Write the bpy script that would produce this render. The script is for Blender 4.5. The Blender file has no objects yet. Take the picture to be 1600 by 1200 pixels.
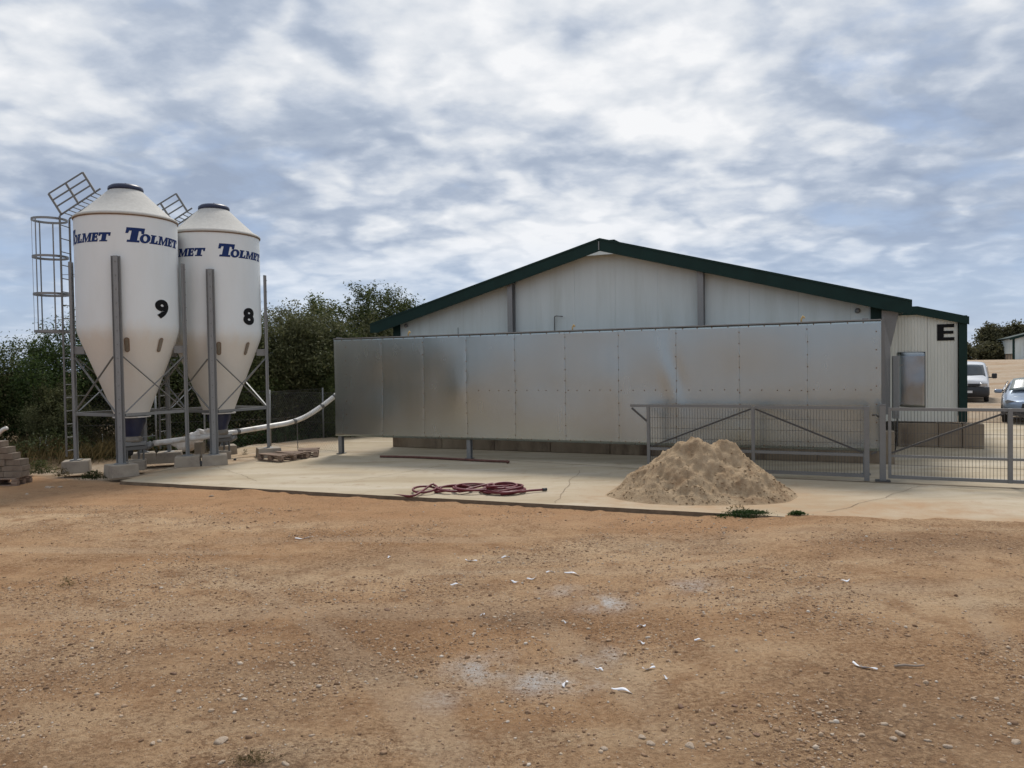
import bpy, bmesh, math, random
import numpy as np
from mathutils import Vector, Matrix

S = bpy.context.scene
COL = S.collection
PI = math.pi
R = math.radians
random.seed(4)

# ------------------------------------------------------------------ camera
cam_d = bpy.data.cameras.new('camera')
cam = bpy.data.objects.new('camera', cam_d)
COL.objects.link(cam)
S.camera = cam
FPX, CAM_H = 1200.0, 2.1
PITCH, ROLL = R(-1.35), R(0.9)
cam_d.sensor_width = 36.0
cam_d.lens = 36.0 * FPX / 1600.0
cam_d.clip_start, cam_d.clip_end = 0.05, 3000.0
fw = Vector((0, math.cos(PITCH), math.sin(PITCH)))
ri = Vector((1, 0, 0)); up = ri.cross(fw)
r2 = ri * math.cos(ROLL) - up * math.sin(ROLL)
u2 = up * math.cos(ROLL) + ri * math.sin(ROLL)
m = Matrix((r2, u2, -fw)).transposed().to_4x4()
m.translation = Vector((0, 0, CAM_H))
cam.matrix_world = m

# ------------------------------------------------------------------ sky
SUN_EL, SUN_AZ = 54.0, 8.0          # azimuth from +Y towards +X
W = bpy.data.worlds.new('World'); S.world = W; W.use_nodes = True
nt = W.node_tree; nt.nodes.clear()
def wn(t, **k):
    n = nt.nodes.new(t)
    for a, b in k.items(): setattr(n, a, b)
    return n
def wl(a, b): nt.links.new(a, b)
def wmath(op, a, b=None, clamp=False):
    n = wn('ShaderNodeMath', operation=op, use_clamp=clamp)
    for i, v in enumerate((a, b)):
        if v is None: continue
        if isinstance(v, (int, float)): n.inputs[i].default_value = v
        else: wl(v, n.inputs[i])
    return n.outputs[0]
def wramp(fac, stops):
    n = wn('ShaderNodeValToRGB'); wl(fac, n.inputs[0])
    e = n.color_ramp.elements
    while len(e) < len(stops): e.new(0.5)
    for q, (p, c) in zip(e, stops):
        q.position = p; q.color = (c[0], c[1], c[2], 1) if isinstance(c, tuple) else (c, c, c, 1)
    return n.outputs[0]
tc = wn('ShaderNodeTexCoord')
sep = wn('ShaderNodeSeparateXYZ'); wl(tc.outputs['Generated'], sep.inputs[0])
zc = wmath('MAXIMUM', sep.outputs[2], 0.0)
den = wmath('ADD', zc, 0.24)
cx = wmath('DIVIDE', sep.outputs[0], den); cy = wmath('DIVIDE', sep.outputs[1], den)
comb = wn('ShaderNodeCombineXYZ'); wl(cx, comb.inputs[0]); wl(cy, comb.inputs[1])
def wnoise(scale, detail, rough, off, dist=0.0, sx=1.0, sy=1.0, rot=0.0):
    mp = wn('ShaderNodeMapping'); wl(comb.outputs[0], mp.inputs[0])
    mp.inputs['Location'].default_value = off; mp.inputs['Scale'].default_value = (sx, sy, 1)
    mp.inputs['Rotation'].default_value = (0, 0, rot)
    n = wn('ShaderNodeTexNoise'); n.noise_dimensions = '2D'
    wl(mp.outputs[0], n.inputs['Vector'])
    n.inputs['Scale'].default_value = scale; n.inputs['Detail'].default_value = detail
    n.inputs['Roughness'].default_value = rough; n.inputs['Distortion'].default_value = dist
    return n.outputs['Fac']
W.cycles.sampling_method = 'MANUAL'; W.cycles.sample_map_resolution = 512
sky = wn('ShaderNodeTexSky', sky_type='NISHITA'); sky.sun_disc = False
sky.sun_elevation = R(SUN_EL); sky.sun_rotation = R(SUN_AZ)
sky.air_density = 1.0; sky.dust_density = 1.2; sky.ozone_density = 2.0
big = wnoise(0.95, 2, 0.45, (8.3, 2.2, 1.3), 0.2, 0.85, 1.0, 0.3)
med = wnoise(2.6, 6, 0.55, (1.2, 3.4, 2.0), 0.15, 0.85, 1.15, 0.25)
fine = wnoise(13.0, 6, 0.58, (0.2, 7.0, 2.0), 0.1, 0.85, 1.1, 0.2)
# lumps: rounded cells whose positions are shaken by noise
wob = wn('ShaderNodeTexNoise'); wl(comb.outputs[0], wob.inputs['Vector']); wob.inputs['Scale'].default_value = 4.0; wob.inputs['Detail'].default_value = 5.0
wob2 = wn('ShaderNodeVectorMath', operation='SCALE'); wl(wob.outputs['Color'], wob2.inputs[0]); wob2.inputs['Scale'].default_value = 0.45
wadd = wn('ShaderNodeVectorMath', operation='ADD'); wl(comb.outputs[0], wadd.inputs[0]); wl(wob2.outputs[0], wadd.inputs[1])
def wlump(scale):
    vo = wn('ShaderNodeTexVoronoi'); vo.voronoi_dimensions = '2D'; vo.feature = 'SMOOTH_F1'; vo.inputs['Scale'].default_value = scale; vo.inputs['Smoothness'].default_value = 0.6
    wl(wadd.outputs[0], vo.inputs['Vector']); return vo.outputs['Distance']
lump = wmath('ADD', wmath('MULTIPLY', wmath('SUBTRACT', 0.42, wlump(4.5)), 0.30), wmath('MULTIPLY', wmath('SUBTRACT', 0.42, wlump(10.0)), 0.16))
# nearness to the veiled sun: clouds are thinner-lit there
sunv = Vector((math.sin(R(SUN_AZ)) * math.cos(R(SUN_EL)), math.cos(R(SUN_AZ)) * math.cos(R(SUN_EL)), math.sin(R(SUN_EL))))
vd = wn('ShaderNodeVectorMath', operation='DOT_PRODUCT'); wl(tc.outputs['Generated'], vd.inputs[0]); vd.inputs[1].default_value = sunv
sunf = wramp(vd.outputs['Value'], [(0.35, 0.0), (0.7, 0.35), (1.0, 1.0)])
mix1 = wmath('ADD', wmath('MULTIPLY', big, 0.66), wmath('MULTIPLY', med, 0.46))
mix1 = wmath('ADD', mix1, wmath('ADD', wmath('MULTIPLY', wmath('SUBTRACT', fine, 0.5), 0.16), lump))
bright = wmath('ADD', mix1, wmath('MULTIPLY', sunf, 0.07))
cloudcol = wramp(bright, [(0.42, (1.75, 2.1, 2.75)), (0.53, (2.25, 2.6, 3.2)), (0.61, (2.95, 3.25, 3.75)), (0.69, (3.75, 3.95, 4.25)), (0.84, (4.85, 4.9, 5.0))])
cover = wramp(wmath('ADD', wmath('MULTIPLY', med, 0.55), wmath('MULTIPLY', big, 0.5)), [(0.33, 0.35), (0.46, 1.0)])
lowf = wramp(sep.outputs[2], [(0.0, 0.25), (0.08, 0.45), (0.16, 0.92), (0.26, 1.0)])
covf = wmath('MULTIPLY', cover, lowf)
mx = wn('ShaderNodeMix', data_type='RGBA'); wl(covf, mx.inputs[0])
# hazy blue of the open bands
hz = wn('ShaderNodeMix', data_type='RGBA'); hz.inputs[0].default_value = 0.85
wl(sky.outputs[0], hz.inputs[6]); hz.inputs[7].default_value = (2.0, 2.6, 3.7, 1)
wl(hz.outputs[2], mx.inputs[6]); wl(cloudcol, mx.inputs[7])
bg = wn('ShaderNodeBackground'); wl(mx.outputs[2], bg.inputs[0]); bg.inputs[1].default_value = 0.1
out = wn('ShaderNodeOutputWorld'); wl(bg.outputs[0], out.inputs[0])

# ------------------------------------------------------------------ sun, exposure
sl = bpy.data.lights.new('sun', 'SUN'); sl.energy = 1.5; sl.angle = R(14); sl.color = (1.0, 0.95, 0.88)
so = bpy.data.objects.new('sun', sl); COL.objects.link(so)
so.rotation_euler = (-sunv).to_track_quat('-Z', 'Y').to_euler()
so.location = (0, 0, 30)
S.view_settings.view_transform = 'Standard'; S.view_settings.look = 'None'
S.view_settings.gamma = 1.0; S.view_settings.exposure = 0.93
S.render.engine = 'CYCLES'
S.cycles.max_bounces = 6; S.cycles.diffuse_bounces = 3; S.cycles.glossy_bounces = 3
S.cycles.transparent_max_bounces = 6; S.cycles.transmission_bounces = 4

# ------------------------------------------------------------------ numpy noise
def _hash(ix, iy, seed):
    h = (ix.astype(np.int64) * 374761393 + iy.astype(np.int64) * 668265263 + seed * 974634777) & 0xffffffff
    h = ((h ^ (h >> 13)) * 1274126177) & 0xffffffff
    h = h ^ (h >> 16)
    return (h & 0xffffff) / float(0xffffff)
def vnoise(x, y, seed=0):
    x = np.asarray(x, float); y = np.asarray(y, float)
    ix = np.floor(x); iy = np.floor(y); fx = x - ix; fy = y - iy
    fx = fx * fx * (3 - 2 * fx); fy = fy * fy * (3 - 2 * fy)
    a = _hash(ix, iy, seed); b = _hash(ix + 1, iy, seed); c = _hash(ix, iy + 1, seed); d = _hash(ix + 1, iy + 1, seed)
    return (a * (1 - fx) + b * fx) * (1 - fy) + (c * (1 - fx) + d * fx) * fy - 0.5
def fbm(x, y, seed=0, oct=4, gain=0.5):
    s = 0; a = 1.0
    for i in range(oct):
        s = s + a * vnoise(np.asarray(x) * 2 ** i + 17.3 * i, np.asarray(y) * 2 ** i + 9.1 * i, seed + i); a *= gain
    return s
def sstep(a, b, x):
    t = np.clip((np.asarray(x, float) - a) / (b - a), 0, 1); return t * t * (3 - 2 * t)

# ------------------------------------------------------------------ frame of the shed, its screen and the gate (u along the gable, v to the back)
UX, UY = 0.9102, -0.4142
TH = math.atan2(UY, UX)
def L(u, v, z=0.0): return Vector((u * UX - v * UY, u * UY + v * UX, z))
def UV(x, y): return x * UX + y * UY, -x * UY + y * UX
def from_px(px, py, z=0.0):          # survey helper: a point of the photograph on level z
    d = fw + r2 * ((px - 800) / FPX) + u2 * ((600 - py) / FPX)
    t = (z - CAM_H) / d.z
    return Vector((0, 0, CAM_H)) + d * t

# ------------------------------------------------------------------ material helpers
def mk(name):
    mt = bpy.data.materials.new(name); mt.use_nodes = True
    t = mt.node_tree; b = t.nodes['Principled BSDF']
    return mt, t, b
def tn(t, ty, **k):
    n = t.nodes.new(ty)
    for a, b in k.items(): setattr(n, a, b)
    return n
def tcoord(t, kind='Object', scale=(1, 1, 1)):
    c = tn(t, 'ShaderNodeTexCoord'); mp = tn(t, 'ShaderNodeMapping'); mp.inputs['Scale'].default_value = scale
    t.links.new(c.outputs[kind], mp.inputs[0]); return mp.outputs[0]
def tnoise(t, vec, scale, detail=4, rough=0.55, dist=0.0):
    n = tn(t, 'ShaderNodeTexNoise'); t.links.new(vec, n.inputs['Vector'])
    n.inputs['Scale'].default_value = scale; n.inputs['Detail'].default_value = detail
    n.inputs['Roughness'].default_value = rough; n.inputs['Distortion'].default_value = dist
    return n.outputs['Fac']
def tramp(t, fac, stops):
    n = tn(t, 'ShaderNodeValToRGB'); t.links.new(fac, n.inputs[0]); e = n.color_ramp.elements
    while len(e) < len(stops): e.new(0.5)
    for q, (p, c) in zip(e, stops):
        q.position = p; q.color = (c[0], c[1], c[2], 1) if isinstance(c, tuple) else (c, c, c, 1)
    return n.outputs[0]
def tmix(t, fac, a, b, blend='MIX'):
    n = tn(t, 'ShaderNodeMix', data_type='RGBA', blend_type=blend)
    for i, v in ((0, fac), (6, a), (7, b)):
        if isinstance(v, (int, float)): n.inputs[i].default_value = v
        elif isinstance(v, tuple): n.inputs[i].default_value = (*v, 1)
        else: t.links.new(v, n.inputs[i])
    return n.outputs[2]
def tmath(t, op, a, b=None, clamp=False):
    n = tn(t, 'ShaderNodeMath', operation=op, use_clamp=clamp)
    for i, v in enumerate((a, b)):
        if v is None: continue
        if isinstance(v, (int, float)): n.inputs[i].default_value = v
        else: t.links.new(v, n.inputs[i])
    return n.outputs[0]
def tbump(t, b, h, strength, dist):
    n = tn(t, 'ShaderNodeBump'); n.inputs['Strength'].default_value = strength; n.inputs['Distance'].default_value = dist
    t.links.new(h, n.inputs['Height']); t.links.new(n.outputs[0], b.inputs['Normal'])
def tattr(t, name):
    n = tn(t, 'ShaderNodeAttribute'); n.attribute_name = name; return n.outputs['Fac']

def noisy(name, c1, c2, scale=6, rough=0.7, metal=0.0, bump=0.2, bscale=40, bdist=0.01, stretch=(1, 1, 1), c3=None, s3=1.2, spec=0.5, coord='Object'):
    mt, t, b = mk(name)
    v = tcoord(t, coord, stretch)
    n1 = tnoise(t, v, scale, 6, 0.6)
    col = tramp(t, n1, [(0.32, c1), (0.68, c2)])
    if c3:
        n3 = tnoise(t, v, s3, 5, 0.65)
        col = tmix(t, tramp(t, n3, [(0.5, 0.0), (0.68, 1.0)]), col, c3)
    t.links.new(col, b.inputs['Base Color'])
    b.inputs['Roughness'].default_value = rough; b.inputs['Metallic'].default_value = metal
    b.inputs['Specular IOR Level'].default_value = spec
    if bump:
        nb = tnoise(t, tcoord(t, coord), bscale, 5, 0.6); tbump(t, b, nb, bump, bdist)
    return mt

M = {}
def galv(name, base, r0, r1):
    mt, t, b = mk(name)
    v = tcoord(t)
    vo = tn(t, 'ShaderNodeTexVoronoi'); t.links.new(v, vo.inputs['Vector']); vo.inputs['Scale'].default_value = 55
    n1 = tnoise(t, v, 3.0, 6, 0.65)
    f = tmath(t, 'ADD', tmath(t, 'MULTIPLY', n1, 0.8), tmath(t, 'MULTIPLY', vo.outputs['Distance'], 0.2))
    t.links.new(tramp(t, f, [(0.3, tuple(c * 0.78 for c in base)), (0.6, base)]), b.inputs['Base Color'])
    t.links.new(tramp(t, n1, [(0.3, r0), (0.7, r1)]), b.inputs['Roughness'])
    b.inputs['Metallic'].default_value = 1.0
    return mt
M['galv'] = galv('galvanised_steel', (0.345, 0.35, 0.348), 0.6, 0.78)
M['galv_dark'] = galv('weathered_galvanised', (0.24, 0.24, 0.235), 0.55, 0.75)
M['gate'] = galv('gate_galvanised', (0.27, 0.27, 0.265), 0.5, 0.7)
M['gate_dark'] = galv('gate_wire', (0.15, 0.145, 0.14), 0.55, 0.75)
# big screen sheets
mt, t, b = mk('screen_sheet')
v = tcoord(t, 'Object'); vs = tcoord(t, 'Object', (3.0, 3.0, 0.16))
n1 = tnoise(t, v, 1.1, 4, 0.55, 0.4); n2 = tnoise(t, vs, 2.2, 3, 0.5); n3 = tnoise(t, v, 60, 3, 0.6)
f = tmath(t, 'ADD', tmath(t, 'MULTIPLY', n1, 0.6), tmath(t, 'MULTIPLY', n2, 0.4))
t.links.new(tramp(t, f, [(0.30, (0.365, 0.415, 0.42)), (0.70, (0.40, 0.45, 0.455))]), b.inputs['Base Color'])
t.links.new(tramp(t, f, [(0.30, 0.25), (0.70, 0.28)]), b.inputs['Roughness'])
b.inputs['Metallic'].default_value = 1.0
M['screen'] = mt
M['sheet_dark'] = galv('annex_sheet', (0.30, 0.325, 0.34), 0.16, 0.26)
# silo fibreglass: dust has settled on the hopper cone and on the roof
mt, t, b = mk('silo_fibreglass')
v = tcoord(t, 'Object'); sp = tn(t, 'ShaderNodeSeparateXYZ'); t.links.new(v, sp.inputs[0])
nA = tnoise(t, tcoord(t, 'Object', (1, 1, 0.25)), 4.0, 6, 0.6); nB = tnoise(t, v, 14, 5, 0.6)
zz = tmath(t, 'ADD', sp.outputs[2], tmath(t, 'MULTIPLY', tmath(t, 'SUBTRACT', nA, 0.5), 0.7))
lowm = tn(t, 'ShaderNodeMapRange'); t.links.new(zz, lowm.inputs[0]); lowm.inputs[1].default_value = 3.15; lowm.inputs[2].default_value = 2.75
him = tn(t, 'ShaderNodeMapRange'); t.links.new(sp.outputs[2], him.inputs[0]); him.inputs[1].default_value = 5.30; him.inputs[2].default_value = 5.36
base = tmix(t, tramp(t, nA, [(0.35, 0.0), (0.75, 0.5)]), (0.75, 0.785, 0.79), (0.70, 0.725, 0.71))
dust = tmix(t, nB, (0.68, 0.625, 0.54), (0.735, 0.69, 0.62))
roofc = tmix(t, tramp(t, nB, [(0.3, 0.0), (0.7, 1.0)]), (0.47, 0.455, 0.42), (0.545, 0.53, 0.49))
c = tmix(t, tmath(t, 'MULTIPLY', lowm.outputs[0], 0.8), base, dust); c = tmix(t, him.outputs[0], c, roofc)
t.links.new(c, b.inputs['Base Color']); t.links.new(tramp(t, tmath(t, 'MAXIMUM', him.outputs[0], lowm.outputs[0]), [(0.0, 0.5), (1.0, 0.88)]), b.inputs['Roughness'])
b.inputs['Specular IOR Level'].default_value = 0.3
tbump(t, b, nB, 0.12, 0.01)
M['silo'] = mt
M['navy'] = noisy('navy_paint', (0.008, 0.026, 0.115), (0.012, 0.034, 0.14), 10, 0.6, bump=0, spec=0.25)
M['navy_plastic'] = noisy('navy_plastic', (0.012, 0.018, 0.05), (0.02, 0.028, 0.07), 8, 0.4, bump=0.05)
M['black'] = noisy('black_paint', (0.006, 0.006, 0.007), (0.010, 0.010, 0.010), 10, 0.7, bump=0, spec=0.2)
M['rust'] = noisy('brown_sealant', (0.16, 0.09, 0.05), (0.24, 0.15, 0.09), 10, 0.8)
M['sight'] = noisy('sight_glass', (0.16, 0.14, 0.11), (0.24, 0.21, 0.17), 12, 0.3, bump=0)
M['footing'] = noisy('footing_concrete', (0.29, 0.245, 0.19), (0.39, 0.335, 0.265), 5, 0.9, bump=0.35, bscale=45, c3=(0.24, 0.20, 0.16), s3=2.5)
M['plinth'] = noisy('plinth_concrete', (0.20, 0.15, 0.105), (0.31, 0.25, 0.18), 2.2, 0.95, bump=0.4, bscale=30, stretch=(1, 1, 0.35), c3=(0.12, 0.085, 0.06), s3=1.6)
M['panel'] = noisy('wall_panel', (0.57, 0.625, 0.61), (0.625, 0.68, 0.67), 1.4, 0.55, bump=0.03, stretch=(2.5, 2.5, 0.25), c3=(0.53, 0.575, 0.55), s3=0.9, spec=0.3)
M['panel_cream'] = noisy('annex_panel', (0.62, 0.62, 0.56), (0.69, 0.69, 0.63), 1.6, 0.5, bump=0.02, stretch=(2.5, 2.5, 0.25))
M['green'] = noisy('green_trim', (0.003, 0.020, 0.016), (0.005, 0.028, 0.023), 3, 0.55, bump=0.03, spec=0.25)
M['white_pipe'] = noisy('white_pvc', (0.66, 0.64, 0.60), (0.76, 0.75, 0.72), 5, 0.4, bump=0.03, c3=(0.52, 0.46, 0.38), s3=3)
M['hose'] = noisy('red_hose', (0.095, 0.008, 0.014), (0.15, 0.014, 0.024), 9, 0.5, bump=0.1, bscale=80)
M['hose_old'] = noisy('old_hose', (0.085, 0.03, 0.025), (0.14, 0.06, 0.045), 9, 0.7)
M['wood'] = noisy('old_pallet_wood', (0.17, 0.11, 0.075), (0.34, 0.25, 0.185), 5, 0.9, bump=0.4, bscale=30, stretch=(0.6, 6, 6), c3=(0.10, 0.06, 0.045), s3=3)
M['sack'] = noisy('woven_sack', (0.62, 0.58, 0.53), (0.78, 0.76, 0.73), 7, 0.6, bump=0.3, bscale=25, c3=(0.50, 0.38, 0.28), s3=3)
M['foam'] = noisy('yellow_foam', (0.50, 0.36, 0.15), (0.62, 0.47, 0.22), 15, 0.9)
M['paper'] = noisy('white_paper', (0.70, 0.70, 0.72), (0.80, 0.80, 0.82), 20, 0.7, bump=0)
M['stick'] = noisy('dry_stick', (0.26, 0.2, 0.15), (0.38, 0.31, 0.25), 12, 0.9)
M['bark'] = noisy('bark', (0.07, 0.052, 0.04), (0.15, 0.12, 0.095), 12, 0.95, bump=0.6, bscale=25, stretch=(3, 3, 0.6))
M['tyre'] = noisy('tyre_rubber', (0.015, 0.015, 0.015), (0.028, 0.027, 0.026), 12, 0.85)
M['rim'] = noisy('wheel_rim', (0.4, 0.4, 0.41), (0.5, 0.5, 0.51), 8, 0.35, metal=0.9, bump=0)
M['plastic'] = noisy('dark_plastic', (0.018, 0.019, 0.02), (0.03, 0.03, 0.032), 12, 0.55)
def paint(name, c, metal=0.0, rough=0.3):
    mt, t, b = mk(name); v = tcoord(t); n = tnoise(t, v, 2.5, 4)
    t.links.new(tramp(t, n, [(0.3, tuple(x * 0.93 for x in c)), (0.7, c)]), b.inputs['Base Color'])
    b.inputs['Roughness'].default_value = rough; b.inputs['Metallic'].default_value = metal
    b.inputs['Coat Weight'].default_value = 0.6; b.inputs['Coat Roughness'].default_value = 0.06
    return mt
M['van_white'] = paint('van_paint', (0.74, 0.75, 0.76))
M['car_blue'] = paint('car_paint', (0.22, 0.28, 0.37), 0.55, 0.3)
mt, t, b = mk('car_glass'); b.inputs['Base Color'].default_value = (0.03, 0.035, 0.04, 1); b.inputs['Roughness'].default_value = 0.04
nn = tnoise(t, tcoord(t), 2, 3); t.links.new(tramp(t, nn, [(0.3, (0.02, 0.026, 0.03)), (0.7, (0.05, 0.06, 0.065))]), b.inputs['Base Color'])
b.inputs['Specular IOR Level'].default_value = 0.9
M['glass'] = mt
M['glass_sky_sheen'] = noisy('sky_sheen_glass', (0.16, 0.19, 0.19), (0.20, 0.23, 0.22), 1, 0.22, bump=0, spec=0.9)  # sky reflection and light cabin put into the windscreen's base colour
mt, t, b = mk('lamp_lens'); nn = tnoise(t, tcoord(t), 20, 3); t.links.new(tramp(t, nn, [(0.3, (0.25, 0.26, 0.28)), (0.7, (0.6, 0.62, 0.64))]), b.inputs['Base Color'])
b.inputs['Roughness'].default_value = 0.08; b.inputs['Metallic'].default_value = 0.5
M['lens'] = mt
def leafmat(name, dark, mid, light, rough=0.7):
    mt, t, b = mk(name); b.inputs['Specular IOR Level'].default_value = 0.2
    g = tn(t, 'ShaderNodeNewGeometry'); oi = tn(t, 'ShaderNodeObjectInfo')
    c = tramp(t, g.outputs['Random Per Island'], [(0.0, dark), (0.55, mid), (1.0, light)])
    n = tnoise(t, tcoord(t), 1.3, 3)
    c = tmix(t, tramp(t, n, [(0.35, 0.0), (0.7, 0.55)]), c, tuple(x * 0.6 for x in mid))
    hs = tn(t, 'ShaderNodeHueSaturation'); t.links.new(c, hs.inputs['Color'])
    hs.inputs['Saturation'].default_value = 1.12
    t.links.new(tmath(t, 'ADD', tmath(t, 'MULTIPLY', oi.outputs['Random'], 0.5), 0.75), hs.inputs['Value'])
    t.links.new(hs.outputs[0], b.inputs['Base Color'])
    b.inputs['Roughness'].default_value = rough
    tr = tn(t, 'ShaderNodeBsdfTranslucent'); t.links.new(hs.outputs[0], tr.inputs[0])
    ms = tn(t, 'ShaderNodeMixShader'); ms.inputs[0].default_value = 0.38
    t.links.new(b.outputs[0], ms.inputs[1]); t.links.new(tr.outputs[0], ms.inputs[2])
    t.links.new(ms.outputs[0], t.nodes['Material Output'].inputs[0])
    return mt
M['leaf'] = leafmat('evergreen_leaves', (0.035, 0.048, 0.018), (0.085, 0.105, 0.040), (0.17, 0.185, 0.085))
M['leaf_green'] = leafmat('fresh_leaves', (0.03, 0.047, 0.017), (0.07, 0.108, 0.036), (0.14, 0.18, 0.07))
M['leaf_olive'] = leafmat('olive_leaves', (0.06, 0.066, 0.03), (0.13, 0.135, 0.066), (0.22, 0.22, 0.12))
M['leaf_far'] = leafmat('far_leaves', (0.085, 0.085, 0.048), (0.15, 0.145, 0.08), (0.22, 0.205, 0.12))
M['ivy'] = leafmat('ground_cover_leaves', (0.016, 0.03, 0.01), (0.036, 0.066, 0.02), (0.07, 0.11, 0.038))
M['dry_grass'] = leafmat('dry_grass', (0.09, 0.075, 0.035), (0.16, 0.125, 0.065), (0.27, 0.21, 0.12), 0.8)
M['weed'] = leafmat('weed_leaves', (0.03, 0.045, 0.016), (0.07, 0.085, 0.035), (0.13, 0.14, 0.06), 0.7)
M['flower'] = noisy('white_petals', (0.6, 0.6, 0.55), (0.75, 0.75, 0.7), 20, 0.8, bump=0)
M['pebble'] = None
mt, t, b = mk('pebbles'); g = tn(t, 'ShaderNodeNewGeometry')
c = tramp(t, g.outputs['Random Per Island'], [(0.0, (0.17, 0.10, 0.056)), (0.4, (0.30, 0.19, 0.11)), (0.75, (0.42, 0.29, 0.185)), (0.93, (0.48, 0.38, 0.28)), (1.0, (0.56, 0.49, 0.41))])
t.links.new(c, b.inputs['Base Color']); b.inputs['Roughness'].default_value = 0.95; tbump(t, b, tnoise(t, tcoord(t), 90, 4), 0.4, 0.004)
M['pebble'] = mt
M['stone'] = noisy('pale_stone', (0.38, 0.28, 0.19), (0.54, 0.44, 0.34), 14, 0.9, bump=0.5, bscale=60, c3=(0.24, 0.15, 0.09), s3=6)
M['kerb'] = noisy('weathered_block', (0.19, 0.145, 0.105), (0.29, 0.235, 0.18), 6, 0.95, bump=0.5, bscale=40, c3=(0.14, 0.10, 0.07), s3=3)
M['stone_red'] = noisy('brown_stone', (0.19, 0.11, 0.07), (0.28, 0.175, 0.115), 14, 0.95, bump=0.5, bscale=60)

# dirt
mt, t, b = mk('dirt')
v = tcoord(t, 'Object'); vst = tcoord(t, 'Object', (0.35, 1.6, 1))
lo = tnoise(t, vst, 0.55, 5, 0.6, 0.4); mid = tnoise(t, v, 2.6, 7, 0.65); fi = tnoise(t, v, 28, 6, 0.7); gr = tnoise(t, v, 130, 4, 0.7)
c = tramp(t, lo, [(0.34, (0.46, 0.265, 0.132)), (0.50, (0.565, 0.36, 0.200)), (0.64, (0.66, 0.465, 0.285))])
c = tmix(t, tramp(t, mid, [(0.36, 0.7), (0.50, 0.0)]), c, (0.35, 0.190, 0.092))
gm = tramp(t, tnoise(t, v, 0.9, 4, 0.6), [(0.38, 0.25), (0.6, 1.0)])
c = tmix(t, tmath(t, 'MULTIPLY', gm, tramp(t, fi, [(0.38, 0.85), (0.53, 0.0)])), c, (0.20, 0.105, 0.052))
c = tmix(t, tramp(t, fi, [(0.55, 0.0), (0.68, 0.6)]), c, (0.60, 0.45, 0.31))
c = tmix(t, tmath(t, 'MULTIPLY', gm, tramp(t, gr, [(0.38, 0.8), (0.52, 0.0)])), c, (0.20, 0.115, 0.062))
c = tmix(t, tramp(t, gr, [(0.60, 0.0), (0.72, 0.6)]), c, (0.55, 0.43, 0.31))
trk = tattr(t, 'track'); c = tmix(t, tmath(t, 'MULTIPLY', trk, tramp(t, fi, [(0.3, 0.35), (0.6, 0.85)])), c, (0.57, 0.425, 0.285))
pale = tattr(t, 'pale'); veg = tattr(t, 'veg'); powd = tattr(t, 'powder'); damp = tattr(t, 'damp'); red = tattr(t, 'red')
palec = tmix(t, tramp(t, mid, [(0.35, 0.0), (0.7, 1.0)]), (0.40, 0.30, 0.205), (0.50, 0.42, 0.32))
c = tmix(t, tmath(t, 'MULTIPLY', red, tramp(t, mid, [(0.35, 0.3), (0.6, 0.8)])), c, (0.47, 0.265, 0.135))
palec = tmix(t, tramp(t, lo, [(0.36, 0.9), (0.52, 0.0)]), palec, (0.36, 0.235, 0.14))
c = tmix(t, pale, c, palec)
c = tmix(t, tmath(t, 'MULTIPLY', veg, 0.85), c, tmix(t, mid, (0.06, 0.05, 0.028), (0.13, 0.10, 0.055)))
c = tmix(t, tmath(t, 'MULTIPLY', damp, tramp(t, fi, [(0.35, 1.0), (0.65, 0.2)])), c, (0.15, 0.10, 0.066))
c = tmix(t, tmath(t, 'MULTIPLY', powd, tramp(t, tmath(t, 'ADD', tmath(t, 'MULTIPLY', fi, 0.6), tmath(t, 'MULTIPLY', gr, 0.4)), [(0.36, 0.0), (0.56, 1.0)])), c, (0.62, 0.59, 0.56))
t.links.new(c, b.inputs['Base Color']); b.inputs['Roughness'].default_value = 0.97; b.inputs['Specular IOR Level'].default_value = 0.15
h = tmath(t, 'ADD', tmath(t, 'MULTIPLY', mid, 0.8), tmath(t, 'ADD', tmath(t, 'MULTIPLY', fi, 0.6), tmath(t, 'MULTIPLY', gr, 0.25)))
tbump(t, b, h, 1.0, 0.075)
M['dirt'] = mt
# concrete slab
mt, t, b = mk('slab_concrete')
v = tcoord(t, 'Object'); vst = tcoord(t, 'Object', (0.45, 1.7, 1))
lo = tnoise(t, vst, 0.8, 6, 0.62, 0.5); mid = tnoise(t, v, 3.0, 7, 0.65); fi = tnoise(t, v, 40, 5, 0.65)
c = tramp(t, lo, [(0.34, (0.37, 0.30, 0.20)), (0.52, (0.44, 0.37, 0.265)), (0.68, (0.50, 0.435, 0.335))])
c = tmix(t, tramp(t, mid, [(0.55, 0.0), (0.72, 0.75)]), c, (0.33, 0.24, 0.155))
c = tmix(t, tramp(t, fi, [(0.30, 0.35), (0.5, 0.0)]), c, (0.33, 0.26, 0.19))
sand = tattr(t, 'sand')
c = tmix(t, tmath(t, 'MULTIPLY', sand, tramp(t, mid, [(0.30, 0.35), (0.60, 1.0)])), c, tmix(t, fi, (0.33, 0.195, 0.10), (0.43, 0.29, 0.17)))
stain_shade_fac = tattr(t, 'stain_shade')
c = tmix(t, tmath(t, 'MULTIPLY', stain_shade_fac, tramp(t, lo, [(0.3, 1.0), (0.7, 0.4)])), c, (0.27, 0.23, 0.175))
t.links.new(c, b.inputs['Base Color']); b.inputs['Roughness'].default_value = 0.9; b.inputs['Specular IOR Level'].default_value = 0.25
tbump(t, b, tmath(t, 'ADD', mid, tmath(t, 'MULTIPLY', fi, 0.5)), 0.25, 0.012)
M['slab'] = mt
M['slab_edge'] = noisy('slab_edge', (0.12, 0.085, 0.055), (0.20, 0.145, 0.095), 6, 0.95, bump=0.5, bscale=30)
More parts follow.
